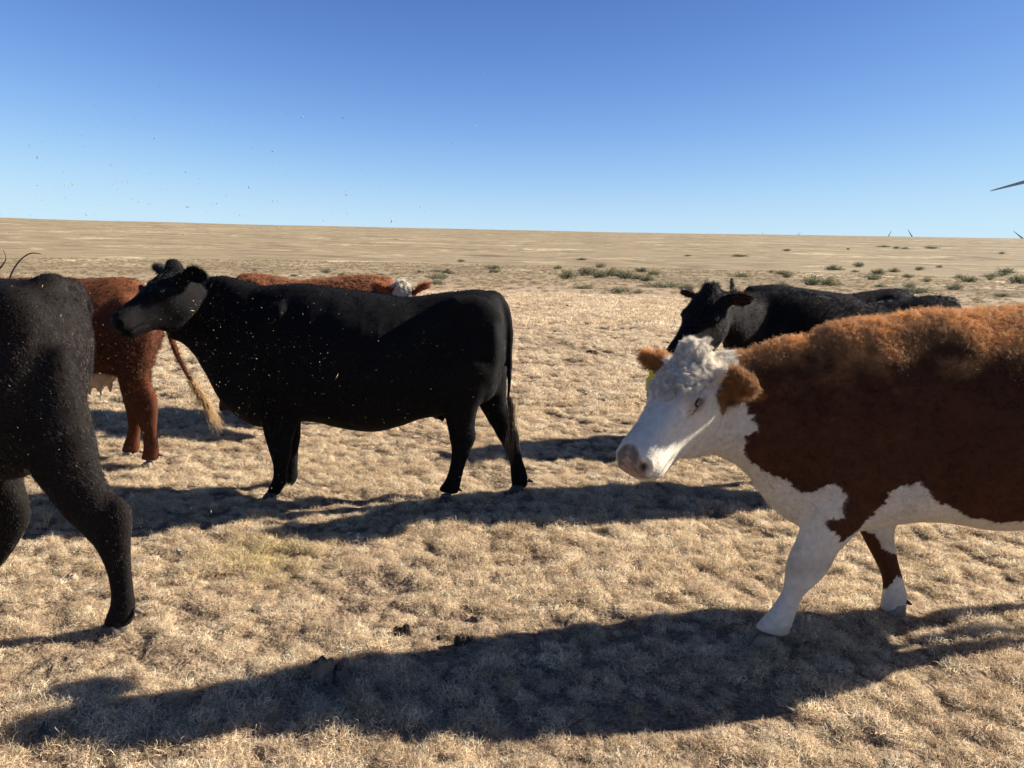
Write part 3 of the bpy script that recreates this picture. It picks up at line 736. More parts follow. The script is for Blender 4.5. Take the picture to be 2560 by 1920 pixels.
H_NH = tb(FH, [(2880, 900, 3080, 950, .09), (2890, 1080, 3070, 1080, .11), (2910, 1190, 3030, 1180, .095), (2930, 1270, 3008, 1260, .062), (2950, 1340, 3022, 1332, .048), (2956, 1380, 3012, 1376, .038),
               (2952, 1440, 2996, 1444, .034), (2945, 1500, 2990, 1505, .038), (2935, 1540, 2985, 1548, .042), (2930, 1560, 2982, 1572, .042)], .145)
H_FH = tb(FH, [(2840, 900, 3060, 950, .09), (2830, 1080, 3010, 1080, .10), (2830, 1180, 2940, 1170, .085), (2840, 1260, 2912, 1250, .058), (2850, 1320, 2920, 1312, .046), (2850, 1360, 2906, 1358, .038),
               (2840, 1410, 2884, 1412, .034), (2830, 1460, 2876, 1466, .038), (2820, 1495, 2868, 1500, .042), (2814, 1510, 2864, 1520, .042)], -.14)
BROWN = [(1893, 868), (1872, 940), (1880, 992), (1884, 1012), (1904, 1051), (1911, 1085), (1886, 1103), (1892, 1144), (1900, 1171), (1945, 1195), (1981, 1209), (1998, 1230), (2012, 1236), (2041, 1237), (2059, 1219), (2086, 1204), (2107, 1231), (2101, 1271), (2103, 1298),
         (2077, 1299), (2066, 1313), (2083, 1333), (2101, 1340), (2101, 1362), (2150, 1325), (2189, 1280), (2204, 1249), (2207, 1222), (2234, 1204), (2270, 1195), (2294, 1219), (2312, 1240), (2357, 1258), (2397, 1280), (2451, 1295),
         (2493, 1302), (2560, 1290), (2700, 1285), (2860, 1235), (2900, 1330), (2990, 1420), (3120, 1400), (3300, 900), (3200, 650), (1900, 700)]
FARBROWN = [(2138, 1322), (2172, 1326), (2190, 1360), (2232, 1384), (2300, 1380), (2262, 1448), (2228, 1432), (2218, 1452), (2207, 1474), (2150, 1440)]
RUST = np.array([.070, .026, .012]); GOLD = np.array([.50, .255, .09]); CREAM = np.array([.66, .60, .50])

def cow_hereford():
    hd = Head(FH, atY(1732, 890, 3.07), 221, 36, 1, .985)
    parts = [loft(HT, 4, 40, exp=2.15)] + [loft(q, 4, 26) for q in (H_NF, H_FF, H_NH, H_FH)] + hd.parts(((.66, 1.75, .15, 1.08), (.10, 1.6, .1, 1.3)), .03, .17)
    tl = [FH.L(u, v) for u, v in ((3030, 800), (3075, 800), (3096, 850), (3100, 1000), (3098, 1150), (3098, 1230))]; parts.append(loft(tube(tl, [.045, .045, .035, .024, .018, .008]), 4, 14))
    for s in (-1, 1):
        parts.append(ellipsoid(FH.L(2170, 1020, 0) + [0, s * .15, 0], (.19, .10, .28)))
        parts.append(ellipsoid(FH.L(2990, 860, 0) + [0, s * .17, 0], (.19, .09, .13)))
    bl = [(FH.L(2360, 1000, s * .3), (.10, .1, .30), -.010) for s in (1, -1)] + [(FH.L(2090, 1000, s * .24), (.03, .1, .22), .015) for s in (1, -1)] + [(FH.L(2090, 830, 0), (.12, .1, .05), .012)]
    P2 = np.array([FH.L(u, v, .18)[[0, 2]] for u, v in BROWN]); P3 = np.array([FH.L(u, v, -.10)[[0, 2]] for u, v in FARBROWN])
    def cf(V, Nn):
        j = fbm(V, .05, 3, 90) * .016 + fbm(V, .013, 2, 91) * .012; j2 = fbm(V, .05, 3, 95) * .016 + fbm(V, .013, 2, 96) * .012
        br = inpoly(V[:, 0] + j, V[:, 2] + j2, P2)
        fl = (V[:, 1] < -.03) & (V[:, 2] < .50)
        br = np.where(fl, inpoly(V[:, 0] + j * .5, V[:, 2] + j2 * .5, P3), br)
        em = ear_mask(V, hd); H = hd.inv(V)
        br = br & ~((head_mask(V, hd) > .3) & (H[:, 0] > .02)); br = br | (em > .55)
        topk = sm(Nn[:, 2] + fbm(V, .12, 3, 81) * .6, .15, .95) * sm(V[:, 2], 1.05, 1.25)  # gold on upward faces: bleached hair plus sunlight put into the colour
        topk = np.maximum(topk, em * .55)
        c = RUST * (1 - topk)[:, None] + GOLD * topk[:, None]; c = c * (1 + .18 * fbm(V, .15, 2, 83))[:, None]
        wh = CREAM * (1 + .07 * fbm(V, .12, 3, 85))[:, None]
        dirt = sm(.16 - V[:, 2], 0, .14)[:, None] * .4 + np.exp(-((V[:, 2] - .36) / .05) ** 2)[:, None] * .4 + sm(fbm(V, .09, 3, 87), .1, .5)[:, None] * .18 * (fbm(V, .04, 2, 86) > .0)[:, None]
        wh = wh * (1 - dirt) + np.array([.30, .22, .15]) * dirt
        return np.where(br[:, None], c, wh)
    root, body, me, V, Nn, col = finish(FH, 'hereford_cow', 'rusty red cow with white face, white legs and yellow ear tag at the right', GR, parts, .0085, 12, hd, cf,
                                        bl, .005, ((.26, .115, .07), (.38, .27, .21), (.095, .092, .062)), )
    # eye surround: reddish speckles
    H = hd.inv(V)
    for y in (1, -1):
        d = np.linalg.norm((H - [.215, y * .115, -.078]) / [1.6, 1, .8], axis=1); sp = (np.exp(-(d / .026) ** 2) * (fbm(V, .008, 2, 12) > .05))[:, None] * .85
        col = col * (1 - sp) + np.array([.13, .055, .035]) * sp
    br = (col[:, 2] < .12) & (hd.noseF < .2)
    setattr(me, 'dummy', None) if False else None
    a = me.color_attributes['Col']; c4 = np.ones((len(V), 4), np.float32); c4[:, :3] = col; a.data.foreach_set('color', c4.ravel())
    em = ear_mask(V, hd); pm = poll_mask(V, hd); hm = head_mask(V, hd); top = sm(Nn[:, 2] + fbm(V, .12, 3, 81) * .4, -.15, .6) * sm(V[:, 2], .95, 1.2)
    lg = leg_mask(V)
    ln = .019 + .014 * top - .010 * lg + .006 * em; fm = hm * (1 - em)
    ln = ln * (1 - fm) + .010 * fm + .020 * pm
    fore = np.exp(-(np.linalg.norm((H - [.09, 0, .0]) / [.10, .11, .07], axis=1)) ** 4); ln += .018 * fore * (1 - pm)
    ln *= 1 - .95 * hd.noseF
    curl = np.clip(.25 + .35 * top - .2 * lg - .25 * fm + .9 * pm + .8 * fore, .03, 1); lift = np.clip(.22 + .36 * top - .12 * lg - .10 * fm + .28 * em + .55 * pm + .25 * fore, .08, 1)
    hc = col.copy(); isw = col[:, 2] > .3
    hc = np.where(isw[:, None], np.clip(col * 1.12, 0, .86), col * 1.15)
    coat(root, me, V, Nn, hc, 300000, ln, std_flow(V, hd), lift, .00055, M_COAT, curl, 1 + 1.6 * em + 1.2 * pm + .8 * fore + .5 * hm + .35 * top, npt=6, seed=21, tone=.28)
    w_ = (pm + .8 * fore) * (em < .2) * (hd.noseF < .1) + 1e-9; gg, gn, gc = pick(me, V, Nn, hc, w_, 330, 6)
    pl = np.exp(-(np.linalg.norm((hd.inv(gg) - [.03, 0, .02]) / [.085, .08, .06], axis=1)) ** 4)
    locks(root, 'forelock', gg, gn, np.tile(hd.M @ np.array([.8, .0, -.1]), (330, 1)) * (1 - 1.6 * pl)[:, None], (.034 + .004 * pl), 60, .0055, .0005, .013, 1.25, gc * 1.1, M_COAT, 6)
    for y in (1, -1): eyeball(root, hd, y)
    hx = lambda u, v, o: FH.L(u, v, o)[0]
    hoof(root, FH, hx(1912, 1590, .105), .105, M_HOOFP, k=1.08, toe=.085); hoof(root, FH, hx(2234, 1536, -.10), -.10, M_HOOFP, k=1.0); hoof(root, FH, hx(2952, 1580, .145), .145, M_HOOFP); hoof(root, FH, hx(2838, 1520, -.14), -.14, M_HOOFP)
    dewclaw(root, FH.L(2264, 1503, -.08), (-1, .2, -.55), M_HOOF, 1.0); dewclaw(root, FH.L(1978, 1574, .16), (-1, .3, -.7), M_HOOFP, .8)
    r = np.random.default_rng(12); n = 300; rt = FH.L(3098, 1180) + r.normal(0, .015, (n, 3)); strands(root, 'tail_switch', rt, np.tile([0., 0, -1.0], (n, 1)) + r.normal(0, .1, (n, 3)), r.uniform(.2, .4, n), .001, (.6, .5, .38), M_COAT)
    # lashes
    n = 60
    for y in (1,):
        t = r.uniform(-1, 1, n); rt = hd.V(np.stack([.185 + t * .018, np.full(n, y * .128), -.047 - .010 * t * t], 1)); dd = (hd.M @ np.array([.25, y * 1.0, -.5])) + r.normal(0, .15, (n, 3))
        strands(root, 'eyelashes', rt, dd, r.uniform(.014, .024, n), .0004, (.45, .36, .26), M_COAT, 5, .05, 5 + y, .05)
    # ear tag hangs in the far ear
    b, ax, face, wv, ln_ = hd.ear_info[-1]
    c = hd.P(b + ax * .125 + face * .035) ; dn = np.array([0, 0, -1.0]); fw = hd.M @ (face) / hd.k; fw = fw - dn * (fw @ dn); fw /= np.linalg.norm(fw); sd = np.cross(dn, fw)
    pts = [(-.010, .0), (.010, .0), (.013, .028), (.029, .040), (.029, .092), (-.029, .092), (-.029, .040), (-.013, .028)]
    V1 = [c + sd * x + dn * z + fw * .002 for x, z in pts] + [c + sd * x + dn * z - fw * .002 for x, z in pts]; n8 = len(pts)
    F1 = [tuple(range(n8)), tuple(range(2 * n8 - 1, n8 - 1, -1))] + [(i, n8 + i, n8 + (i + 1) % n8, (i + 1) % n8) for i in range(n8)]
    tg = link(bpy.data.objects.new('ear_tag', pymesh('ear_tag', V1, F1, M_TAG, False)), root); tg['label'] = 'yellow ear tag with black digits'
    def bar(x0, x1, z0, z1):
        q = [(x0, z0), (x1, z0), (x1, z1), (x0, z1)]; Vb = [c + sd * x + dn * z + fw * .0026 for x, z in q] + [c + sd * x + dn * z + fw * .0034 for x, z in q]
        return np.array(Vb), [(0, 1, 2, 3), (7, 6, 5, 4), (0, 4, 5, 1), (1, 5, 6, 2), (2, 6, 7, 3), (3, 7, 4, 0)]
    Vd, Fd = join([bar(-.004, .003, .048, .084), bar(-.010, .009, .079, .084), bar(-.010, -.003, .050, .055)]); link(bpy.data.objects.new('digit', pymesh('digit', Vd, Fd, M_INK, False)), tg)
    return root


# ------------------------------------------------------------------ locks: curled tufts of longer hair
def locks(parent, name, guides, nrm, flow, L, per, spread, radius, curlr, turns, colr, mat, seed=1, npt=9, tone=.2):
    r = np.random.default_rng(seed); G_ = len(guides); pts = []
    fl = flow - nrm * (flow * nrm).sum(1, keepdims=True); fl /= np.linalg.norm(fl, axis=1, keepdims=True) + 1e-6; fl = fl + r.normal(0, .6, (G_, 3)); fl -= nrm * (fl * nrm).sum(1, keepdims=True) * .8
    t = np.linspace(0, 1, npt)
    for g in range(G_):
        Lg = L[g] * r.uniform(.7, 1.3); b = nrm[g] * (.25 + .25 * sm(np.array([L[g]]), .035, .06)[0]) + fl[g] * .8; b /= np.linalg.norm(b); u = np.cross(b, r.normal(size=3)); u /= np.linalg.norm(u); v = np.cross(b, u)
        ph = r.uniform(0, 6.28); tn = turns * r.uniform(.5, 1.2) * r.choice([-1, 1]); bend = -nrm[g] * .35 + fl[g] * .5
        axis = guides[g] + b * (Lg * t)[:, None] + bend * (Lg * t ** 2 * .8)[:, None]
        q = axis + (curlr * np.sin(math.pi * np.minimum(t * 1.2, 1))[:, None]) * (np.cos(ph + 6.28 * tn * t)[:, None] * u + np.sin(ph + 6.28 * tn * t)[:, None] * v)
        of = r.normal(0, spread, (per, 1, 3)) * (1 - .25 * t)[None, :, None] + r.normal(0, spread * .25, (per, npt, 3))
        pts.append(q[None] + of)
    pts = np.concatenate(pts).reshape(-1, npt, 3); n = len(pts); h = bpy.data.hair_curves.new(name); h.add_curves([npt] * n)
    h.position_data.foreach_set('vector', np.ascontiguousarray(pts, np.float32).ravel())
    a = h.attributes.get('radius') or h.attributes.new('radius', 'FLOAT', 'POINT')
    a.data.foreach_set('value', (np.tile(np.linspace(1, .3, npt), n) * radius).astype(np.float32))
    c4 = np.ones((n, 4), np.float32); c4[:, :3] = np.clip((colr * r.uniform(1 - tone, 1 + tone, (G_, 1))).repeat(per, 0) * r.uniform(.85, 1.1, (n, 1)), 0, .95)
    a = h.attributes.new('Col', 'FLOAT_COLOR', 'CURVE'); a.data.foreach_set('color', c4.ravel())
    h.materials.append(mat); return link(bpy.data.objects.new(name, h), parent)
def pick(me, V, Nn, col, wgt, n, seed):
    r = np.random.default_rng(seed); i = r.choice(len(V), n, replace=False, p=wgt / wgt.sum()); return V[i], Nn[i], col[i]

cow_hereford()

# ------------------------------------------------------------------ the other cattle
def place_tmpl(src, dst, s, dx=0.0, zs=1.0):
    out = []
    for q in src:
        c, a, b = (np.array(v, float) * s for v in q[:3]); c[0] += dx; c[2] *= zs; a[2] *= zs
        out.append((c, a, b) + tuple(q[3:]))
    return out
def neck_to(hd, T0, B0, w0, torso_first, k=1.0):
    """loft from the shoulders to the back of the head"""
    out = []
    hT = hd.P((-.03, 0, -.01)); hB = hd.P((.03, 0, -.31))
    for t in (0, .3, .6, .85, 1.0):
        T = np.array(T0) * (1 - t) + hT * t; B = np.array(B0) * (1 - t) + hB * t
        T = T + np.array([0, 0, -.03]) * math.sin(math.pi * t); w_ = w0 * (1 - t) + .10 * k * t
        sd = np.array([0, w_, 0]); d = (T - B) / 2; out.append(((T + B) / 2, d, sd, .05))
    return out

def cow_black_near():
    fr = Frame(-3.0, 3.22, math.pi)
    T = tor(fr, [(196, 800, 880, .08), (184, 768, 940, .15), (164, 738, 1040, .21), (126, 714, 1130, .26), (80, 702, 1185, .285), (30, 697, 1190, .31), (-20, 697, 1190, .34), (-120, 700, 1205, .37),
                 (-260, 706, 1238, .40), (-420, 706, 1250, .40), (-560, 696, 1235, .36), (-680, 690, 1225, .30), (-760, 690, 1215, .25)], .12)
    hd = Head(fr, atY(-1010, 640, 3.2), 180, 40, 0, 1.0)
    nk = neck_to(hd, fr.L(-700, 690), fr.L(-780, 1190), .24, T)
    NH = tb(fr, [(40, 860, 170, 860, .04), (40, 1020, 212, 1010, .10), (80, 1170, 240, 1130, .095), (124, 1240, 252, 1185, .070), (170, 1298, 286, 1232, .052), (214, 1342, 325, 1266, .048), (244, 1378, 329, 1326, .042),
                 (264, 1424, 330, 1400, .033), (273, 1475, 336, 1460, .032), (272, 1512, 341, 1510, .038), (262, 1545, 338, 1545, .043), (256, 1562, 328, 1568, .043)], .15)
    FHh = tb(fr, [(-100, 950, 130, 950, .09), (-90, 1080, 90, 1080, .10), (-70, 1180, 56, 1190, .080), (-58, 1250, 74, 1255, .06), (-62, 1300, 78, 1296, .05), (-72, 1345, 60, 1335, .044), (-98, 1390, 24, 1395, .036), (-125, 1440, -30, 1450, .034), (-140, 1480, -66, 1490, .040), (-146, 1498, -76, 1508, .042)], -.15)
    s = 1.05
    x0 = fr.L(-700, 900)[0]; mxx = FM.L(690, 900)[0]
    NF = place_tmpl(M_LEG_NF, None, s, x0 - mxx * s); FF_ = place_tmpl(M_LEG_FF, None, s, x0 - mxx * s + .22)
    # tail thrown up and over the far side of the rump
    tp = [fr.L(100, 722), fr.L(128, 706) + [0, -.03, 0], fr.L(140, 716) + [0, -.12, 0], fr.L(120, 780) + [0, -.30, 0], fr.L(80, 800) + [0, -.38, 0], fr.L(40, 760, -.40)]
    tl = tube(tp, [.045, .042, .034, .026, .020, .012])
    parts = [loft(T, 4, 36, exp=2.15), loft(nk, 4, 30, exp=2.15), loft(tl, 4, 14)] + [loft(q, 4, 24) for q in (NH, FHh, NF, FF_)] + hd.parts(((.3, 1.1, .3), (.3, 1.0, .3)), .04, .19)
    for q in (-1, 1):
        parts.append(ellipsoid(fr.L(90, 800) + [0, q * .14, 0], (.14, .10, .15))); parts.append(ellipsoid(fr.L(150, 880) + [0, q * .12, 0], (.05, .11, .22)))
    bl = [(fr.L(40, 745, q * .25), (.10, .08, .06), .010) for q in (1, -1)] + [(fr.L(-30, 900, q * .3), (.09, .09, .2), -.022) for q in (1, -1)] + [(fr.L(110, 703), (.06, .05, .04), .012)]
    
    def cf(V, Nn): return np.array([.011, .0088, .0078]) * (1 + .3 * fbm(V, .2, 2, 5))[:, None]
    bl += [(fr.L(262, 1245, .20), (.035, .05, .05), -.014), (fr.L(300, 1272, .20), (.03, .05, .05), .010), (fr.L(120, 1130, .28), (.10, .1, .05), -.012), (fr.L(60, 860, .30), (.05, .1, .20), -.012)]
    root, body, me, V, Nn, col = finish(fr, 'black_cow', 'dark near cow at the left edge, rump and hind legs in view', GR, parts, .0105, 16, hd, cf, bl, .006, ((.012, .010, .009), (.018, .017, .018), (.008, .008, .008)))
    em = ear_mask(V, hd); pm = poll_mask(V, hd); lg = leg_mask(V)
    coat(root, me, V, Nn, col * [2.9, 2.5, 2.25] + [.0075, .006, .005], 190000, (.019 - .008 * lg + .02 * em + .02 * pm), std_flow(V, hd), .17 + .2 * em, .0006, M_COATB, .22, None, seed=31, tone=.5, frizz=.2)
    for y in (1, -1): eyeball(root, hd, y)
    hoof(root, fr, fr.L(285, 1590, .15)[0], .15, M_HOOF, k=1.05); hoof(root, fr, fr.L(-118, 1500, -.15)[0], -.15, M_HOOF)
    for q, o in ((NF, .15 * s), (FF_, -.14 * s)): hoof(root, fr, q[-1][0][0] + .01, o, M_HOOF)
    dewclaw(root, fr.L(338, 1524, .15), (-1, .2, -.25), M_HOOFP, 1.1)
    r = np.random.default_rng(8)
    base = fr.L(44, 742, -.40); n = 26
    def arc(uvs, nm):
        P = np.array([fr.L(u, v, -.40) for u, v in uvs]); P = catmull(P, 4); m = len(P); q = 14; r_ = np.random.default_rng(4)
        of = r_.normal(0, .0022, (q, 1, 3)); pts = (P[None] + of * np.linspace(1, .3, m)[None, :, None]).reshape(-1, 3)
        h = bpy.data.hair_curves.new(nm); h.add_curves([m] * q); h.position_data.foreach_set('vector', np.ascontiguousarray(pts, np.float32).ravel())
        a = h.attributes.get('radius') or h.attributes.new('radius', 'FLOAT', 'POINT'); a.data.foreach_set('value', (np.tile(np.linspace(1, .25, m), q) * .0017).astype(np.float32))
        a = h.attributes.new('Col', 'FLOAT_COLOR', 'CURVE'); a.data.foreach_set('color', np.tile([.05, .028, .02, 1], q).astype(np.float32)); h.materials.append(M_COAT)
        link(bpy.data.objects.new(nm, h), root)
    arc([(26, 735), (24, 700), (36, 670), (55, 646), (78, 633), (103, 635)], 'tail_hair'); arc([(40, 760), (0, 720), (-14, 690), (2, 668), (14, 650), (13, 636), (8, 625)], 'tail_hair')
    return root
cow_black_near()

def cow_red_left():
    fr = Frame(-3.9, 5.66, math.pi)
    T = tor(fr, [(372, 765, 850, .09), (364, 735, 895, .16), (350, 706, 925, .21), (320, 695, 935, .255), (290, 692, 935, .28), (240, 696, 930, .32), (180, 697, 945, .36), (100, 696, 968, .385), (10, 698, 985, .38),
                 (-80, 700, 985, .33), (-150, 700, 980, .28), (-210, 700, 965, .23)], .12)
    hd = Head(fr, atY(-330, 660, 5.6), 185, 42, 0, .98); nk = neck_to(hd, fr.L(-180, 698), fr.L(-215, 950), .22, T)
    NH = tb(fr, [(280, 800, 392, 820, .09), (285, 870, 390, 866, .11), (296, 930, 376, 925, .085), (304, 972, 374, 955, .062), (318, 1004, 390, 986, .050), (334, 1032, 395, 1014, .046), (345, 1058, 394, 1050, .038),
                 (354, 1086, 394, 1086, .033), (357, 1112, 398, 1114, .036), (355, 1136, 398, 1140, .042), (352, 1148, 394, 1152, .042)], .14)
    FHh = tb(fr, [(270, 800, 380, 820, .09), (280, 880, 376, 870, .10), (296, 940, 366, 935, .08), (306, 985, 356, 975, .056), (314, 1020, 364, 1010, .048), (318, 1046, 362, 1040, .042), (320, 1070, 354, 1068, .034), (314, 1096, 350, 1098, .033), (306, 1118, 350, 1122, .040), (300, 1130, 346, 1134, .042)], -.14)
    x0 = fr.L(-150, 900)[0]; mxx = FM.L(690, 900)[0]; s = 1.0
    NF = place_tmpl(M_LEG_NF, None, s, x0 - mxx * s); FF_ = place_tmpl(M_LEG_FF, None, s, x0 - mxx * s)
    tp = [fr.L(370, 712), fr.L(398, 722), fr.L(414, 770), fr.L(424, 830), fr.L(440, 880), fr.L(462, 925), fr.L(488, 968), fr.L(508, 998)]; tl = tube(tp, [.045, .042, .034, .028, .025, .022, .018, .008])
    parts = [loft(T, 4, 34, exp=2.15), loft(nk, 4, 28, exp=2.15), loft(tl, 4, 14)] + [loft(q, 4, 22) for q in (NH, FHh, NF, FF_)] + hd.parts(((.3, 1.1, .3), (.3, 1.0, .3)), .04, .19)
    for q in (-1, 1):
        parts.append(ellipsoid(fr.L(335, 780) + [0, q * .14, 0], (.14, .10, .14))); parts.append(ellipsoid(fr.L(366, 820) + [0, q * .12, 0], (.05, .11, .2)))
    def cf(V, Nn):
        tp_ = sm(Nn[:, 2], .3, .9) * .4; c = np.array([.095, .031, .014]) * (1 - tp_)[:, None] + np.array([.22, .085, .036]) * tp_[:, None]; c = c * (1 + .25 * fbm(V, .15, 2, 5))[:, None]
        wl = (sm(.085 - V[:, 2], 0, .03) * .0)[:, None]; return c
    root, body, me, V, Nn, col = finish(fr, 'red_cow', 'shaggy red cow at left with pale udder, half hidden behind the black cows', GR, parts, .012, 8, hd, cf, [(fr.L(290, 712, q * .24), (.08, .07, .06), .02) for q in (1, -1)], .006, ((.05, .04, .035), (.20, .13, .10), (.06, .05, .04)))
    em = ear_mask(V, hd); pm = poll_mask(V, hd); lg = leg_mask(V); thigh = np.exp(-((V[:, 2] - .80) / .22) ** 2)
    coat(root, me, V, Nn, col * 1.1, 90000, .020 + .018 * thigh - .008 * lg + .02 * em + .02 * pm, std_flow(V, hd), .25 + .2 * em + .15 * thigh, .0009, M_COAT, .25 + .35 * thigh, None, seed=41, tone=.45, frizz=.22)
    for y in (1, -1): eyeball(root, hd, y)
    hoof(root, fr, fr.L(372, 1160, .14)[0], .14, M_HOOFP); hoof(root, fr, fr.L(325, 1145, -.14)[0], -.14, M_HOOFP)
    for q, o in ((NF, .15), (FF_, -.14)): hoof(root, fr, q[-1][0][0] + .01, o, M_HOOFP)
    dewclaw(root, fr.L(398, 1136, .13), (-1, .1, -.25), M_HOOFP, 1.1); dewclaw(root, fr.L(350, 1128, -.12), (-1, .1, -.25), M_HOOFP, 1.0)
    r = np.random.default_rng(3); n = 600; t = r.uniform(0, 1, n) ** .7; a = fr.L(468, 935); b = fr.L(516, 1010); rt = a * (1 - t)[:, None] + b * t[:, None] + r.normal(0, .012, (n, 3)); d = (fr.L(552, 1062) - fr.L(490, 970))
    strands(root, 'tail_switch', rt, np.tile(d / np.linalg.norm(d), (n, 1)) + r.normal(0, .10, (n, 3)), r.uniform(.06, .27, n), .0011, (.50, .33, .16), M_COAT, 9, .14, 6, .02)
    # udder with four teats
    c = fr.L(238, 930, .02); U = [ellipsoid(c, (.155, .115, .12), None, 20, 14)]
    for ux, uy in ((.09, .06), (.0, .065), (.09, -.06), (0, -.06)):
        p = c + [ux - .07, uy, -.09]; U.append(loft(tube([p + [0, 0, .05], p, p + [0, 0, -.05], p + [0, 0, -.075]], [.024, .021, .015, .007]), 3, 12))
    um = voxel(U, .008, 'udder'); v = lap(getV(um), getE(um), 5); um.vertices.foreach_set('co', v.astype(np.float32).ravel()); um.update(); um.materials.clear(); um.materials.append(M_UDDER)
    um.polygons.foreach_set('use_smooth', np.ones(len(um.polygons), bool)); link(bpy.data.objects.new('udder', um), root)['label'] = 'pale cream udder with teats'
    return root
cow_red_left()

def cow_generic(fr, name, label, s, hd, colf, coatlen, ncoat, mat, ears, zs=1.0, vox=.014, hairtone=.5, gain=1.5, sculpt=((.012, .010, .009), (.018, .017, .018), (.008, .008, .008)), after=None, radius=.001, hoofm=None, face=None, fshift=0.0):
    T = place_tmpl(M_TORSO[:14], None, s, 0, zs); q0 = T[-1]
    nk = neck_to(hd, q0[0] + q0[1] + [-.12, 0, 0], q0[0] - q0[1] + [-.1, 0, .06], .23 * s, T)
    legs = [place_tmpl(q, None, s, d_) for q, d_ in ((M_LEG_NF, fshift), (M_LEG_FF, fshift), (M_LEG_NH, 0), (M_LEG_FH, 0))]
    tl = tube([np.array(p) * s * [1, 1, zs] for p in M_TAIL], M_TAIL_R)
    parts = [loft(T, 4, 32, exp=2.15), loft(nk, 4, 28, exp=2.15), loft(tl, 4, 12)] + [loft(q, 4, 20) for q in legs] + hd.parts(ears, .045, .19)
    for q in (-1, 1):
        parts.append(ellipsoid((FM.L(1175, 790) + [0, q * .15, 0]) * s * [1, 1, zs], (.2, .10, .14))); parts.append(ellipsoid((FM.L(720, 850) + [0, q * .19, 0]) * s, (.16, .10, .26)))
    bl = [(FM.L(1130, 752, q * .24) * s, (.07, .06, .06), .022) for q in (1, -1)]
    root, body, me, V, Nn, col = finish(fr, name, label, GR, parts, vox, 8, hd, colf, bl, .007, sculpt)
    if face is not None:
        col = face(V, Nn, col); a = me.color_attributes['Col']; c4 = np.ones((len(V), 4), np.float32); c4[:, :3] = col; a.data.foreach_set('color', c4.ravel())
    em = ear_mask(V, hd); pm = poll_mask(V, hd); lg = leg_mask(V); top = sm(Nn[:, 2], .1, .8) * sm(V[:, 2], 1.0, 1.25)
    hc = col * gain + .003
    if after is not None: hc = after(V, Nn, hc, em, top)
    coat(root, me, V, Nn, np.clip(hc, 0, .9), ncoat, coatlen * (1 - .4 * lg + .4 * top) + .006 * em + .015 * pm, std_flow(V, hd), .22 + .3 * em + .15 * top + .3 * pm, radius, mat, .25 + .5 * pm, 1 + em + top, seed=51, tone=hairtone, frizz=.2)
    for y in (1, -1): eyeball(root, hd, y)
    for q, o in zip(legs, (.15, -.14, .15, -.13)): hoof(root, fr, q[-1][0][0] + .012, o * s, hoofm or M_HOOF)
    r = np.random.default_rng(9); n = 200; rt = np.array(M_TAIL[-2]) * s * [1, 1, zs] + r.normal(0, .015, (n, 3)); strands(root, 'tail_switch', rt, np.tile([0., 0, -1.0], (n, 1)) + r.normal(0, .1, (n, 3)), r.uniform(.15, .35, n), .001, (.03, .02, .015), M_COATB)
    return root, me, V, Nn, col, hd

def dk(V, Nn): return np.array([.008, .0062, .0055]) * (1 + .3 * fbm(V, .2, 2, 5))[:, None]
fB = Frame(2.31, 5.44, rad(183))
hB = Head(fB, atY(1776, 724, 5.02), 226, 38, -2, 1.02)
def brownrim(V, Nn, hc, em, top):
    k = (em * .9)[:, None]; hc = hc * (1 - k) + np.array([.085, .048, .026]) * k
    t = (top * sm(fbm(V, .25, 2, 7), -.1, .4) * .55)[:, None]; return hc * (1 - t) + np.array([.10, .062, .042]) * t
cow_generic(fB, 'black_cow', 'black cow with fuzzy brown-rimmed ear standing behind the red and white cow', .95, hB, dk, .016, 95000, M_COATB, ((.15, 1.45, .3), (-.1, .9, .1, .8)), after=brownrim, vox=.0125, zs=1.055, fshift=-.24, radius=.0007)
fB2 = Frame(2.75, 6.95, rad(184))
hB2 = Head(fB2, atY(1838, 738, 6.7), 192, 30, 0, .95)
cow_generic(fB2, 'black_cow', 'farthest black cow, only its back and one pointed ear showing', .97, hB2, dk, .013, 45000, M_COATB, ((.3, 1.0, .3), (-.95, 1.1, .7, 1.3)), radius=.0009, zs=1.02)

# the red cow with a white curly poll, behind the middle black cow, facing right and looking back at us
fR = Frame(-1.85, 7.45, rad(-3))
hR = Head(fR, atY(1006, 720, 7.0), 278, 58, 0, 1.1)
def rc(V, Nn): return np.array([.15, .045, .02]) * (1 + .25 * fbm(V, .15, 2, 5))[:, None]
def rface(V, Nn, col):
    H = hR.inv(V); m = head_mask(V, hR) * (1 - ear_mask(V, hR)) * ((np.abs(H[:, 1]) < .075 + .3 * sm(H[:, 0], .1, .3)) | (H[:, 0] > .3)); m = np.maximum(m, (np.abs(H[:, 1]) < .05) * (np.abs(H[:, 0]) < .08) * (H[:, 2] > -.15)); m = np.clip(m, 0, 1)[:, None]
    return col * (1 - m) + CREAM * m
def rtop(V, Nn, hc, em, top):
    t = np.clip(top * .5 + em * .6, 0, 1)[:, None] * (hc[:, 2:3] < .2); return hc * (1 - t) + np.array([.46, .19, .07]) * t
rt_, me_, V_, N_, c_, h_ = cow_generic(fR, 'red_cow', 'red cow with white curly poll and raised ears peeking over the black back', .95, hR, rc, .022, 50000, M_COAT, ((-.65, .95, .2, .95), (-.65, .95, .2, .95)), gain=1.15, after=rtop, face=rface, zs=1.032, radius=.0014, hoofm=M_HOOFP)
pw = poll_mask(V_, hR) * (c_[:, 2] > .3) + 1e-9
g_, n_, cc_ = pick(me_, V_, N_, c_, pw, 50, 4)
locks(rt_, 'forelock', g_, n_, np.tile(hR.M @ np.array([1., 0, 0]), (50, 1)), np.full(50, .05), 24, .006, .0011, .010, 1.2, np.tile(CREAM, (50, 1)), M_COAT)

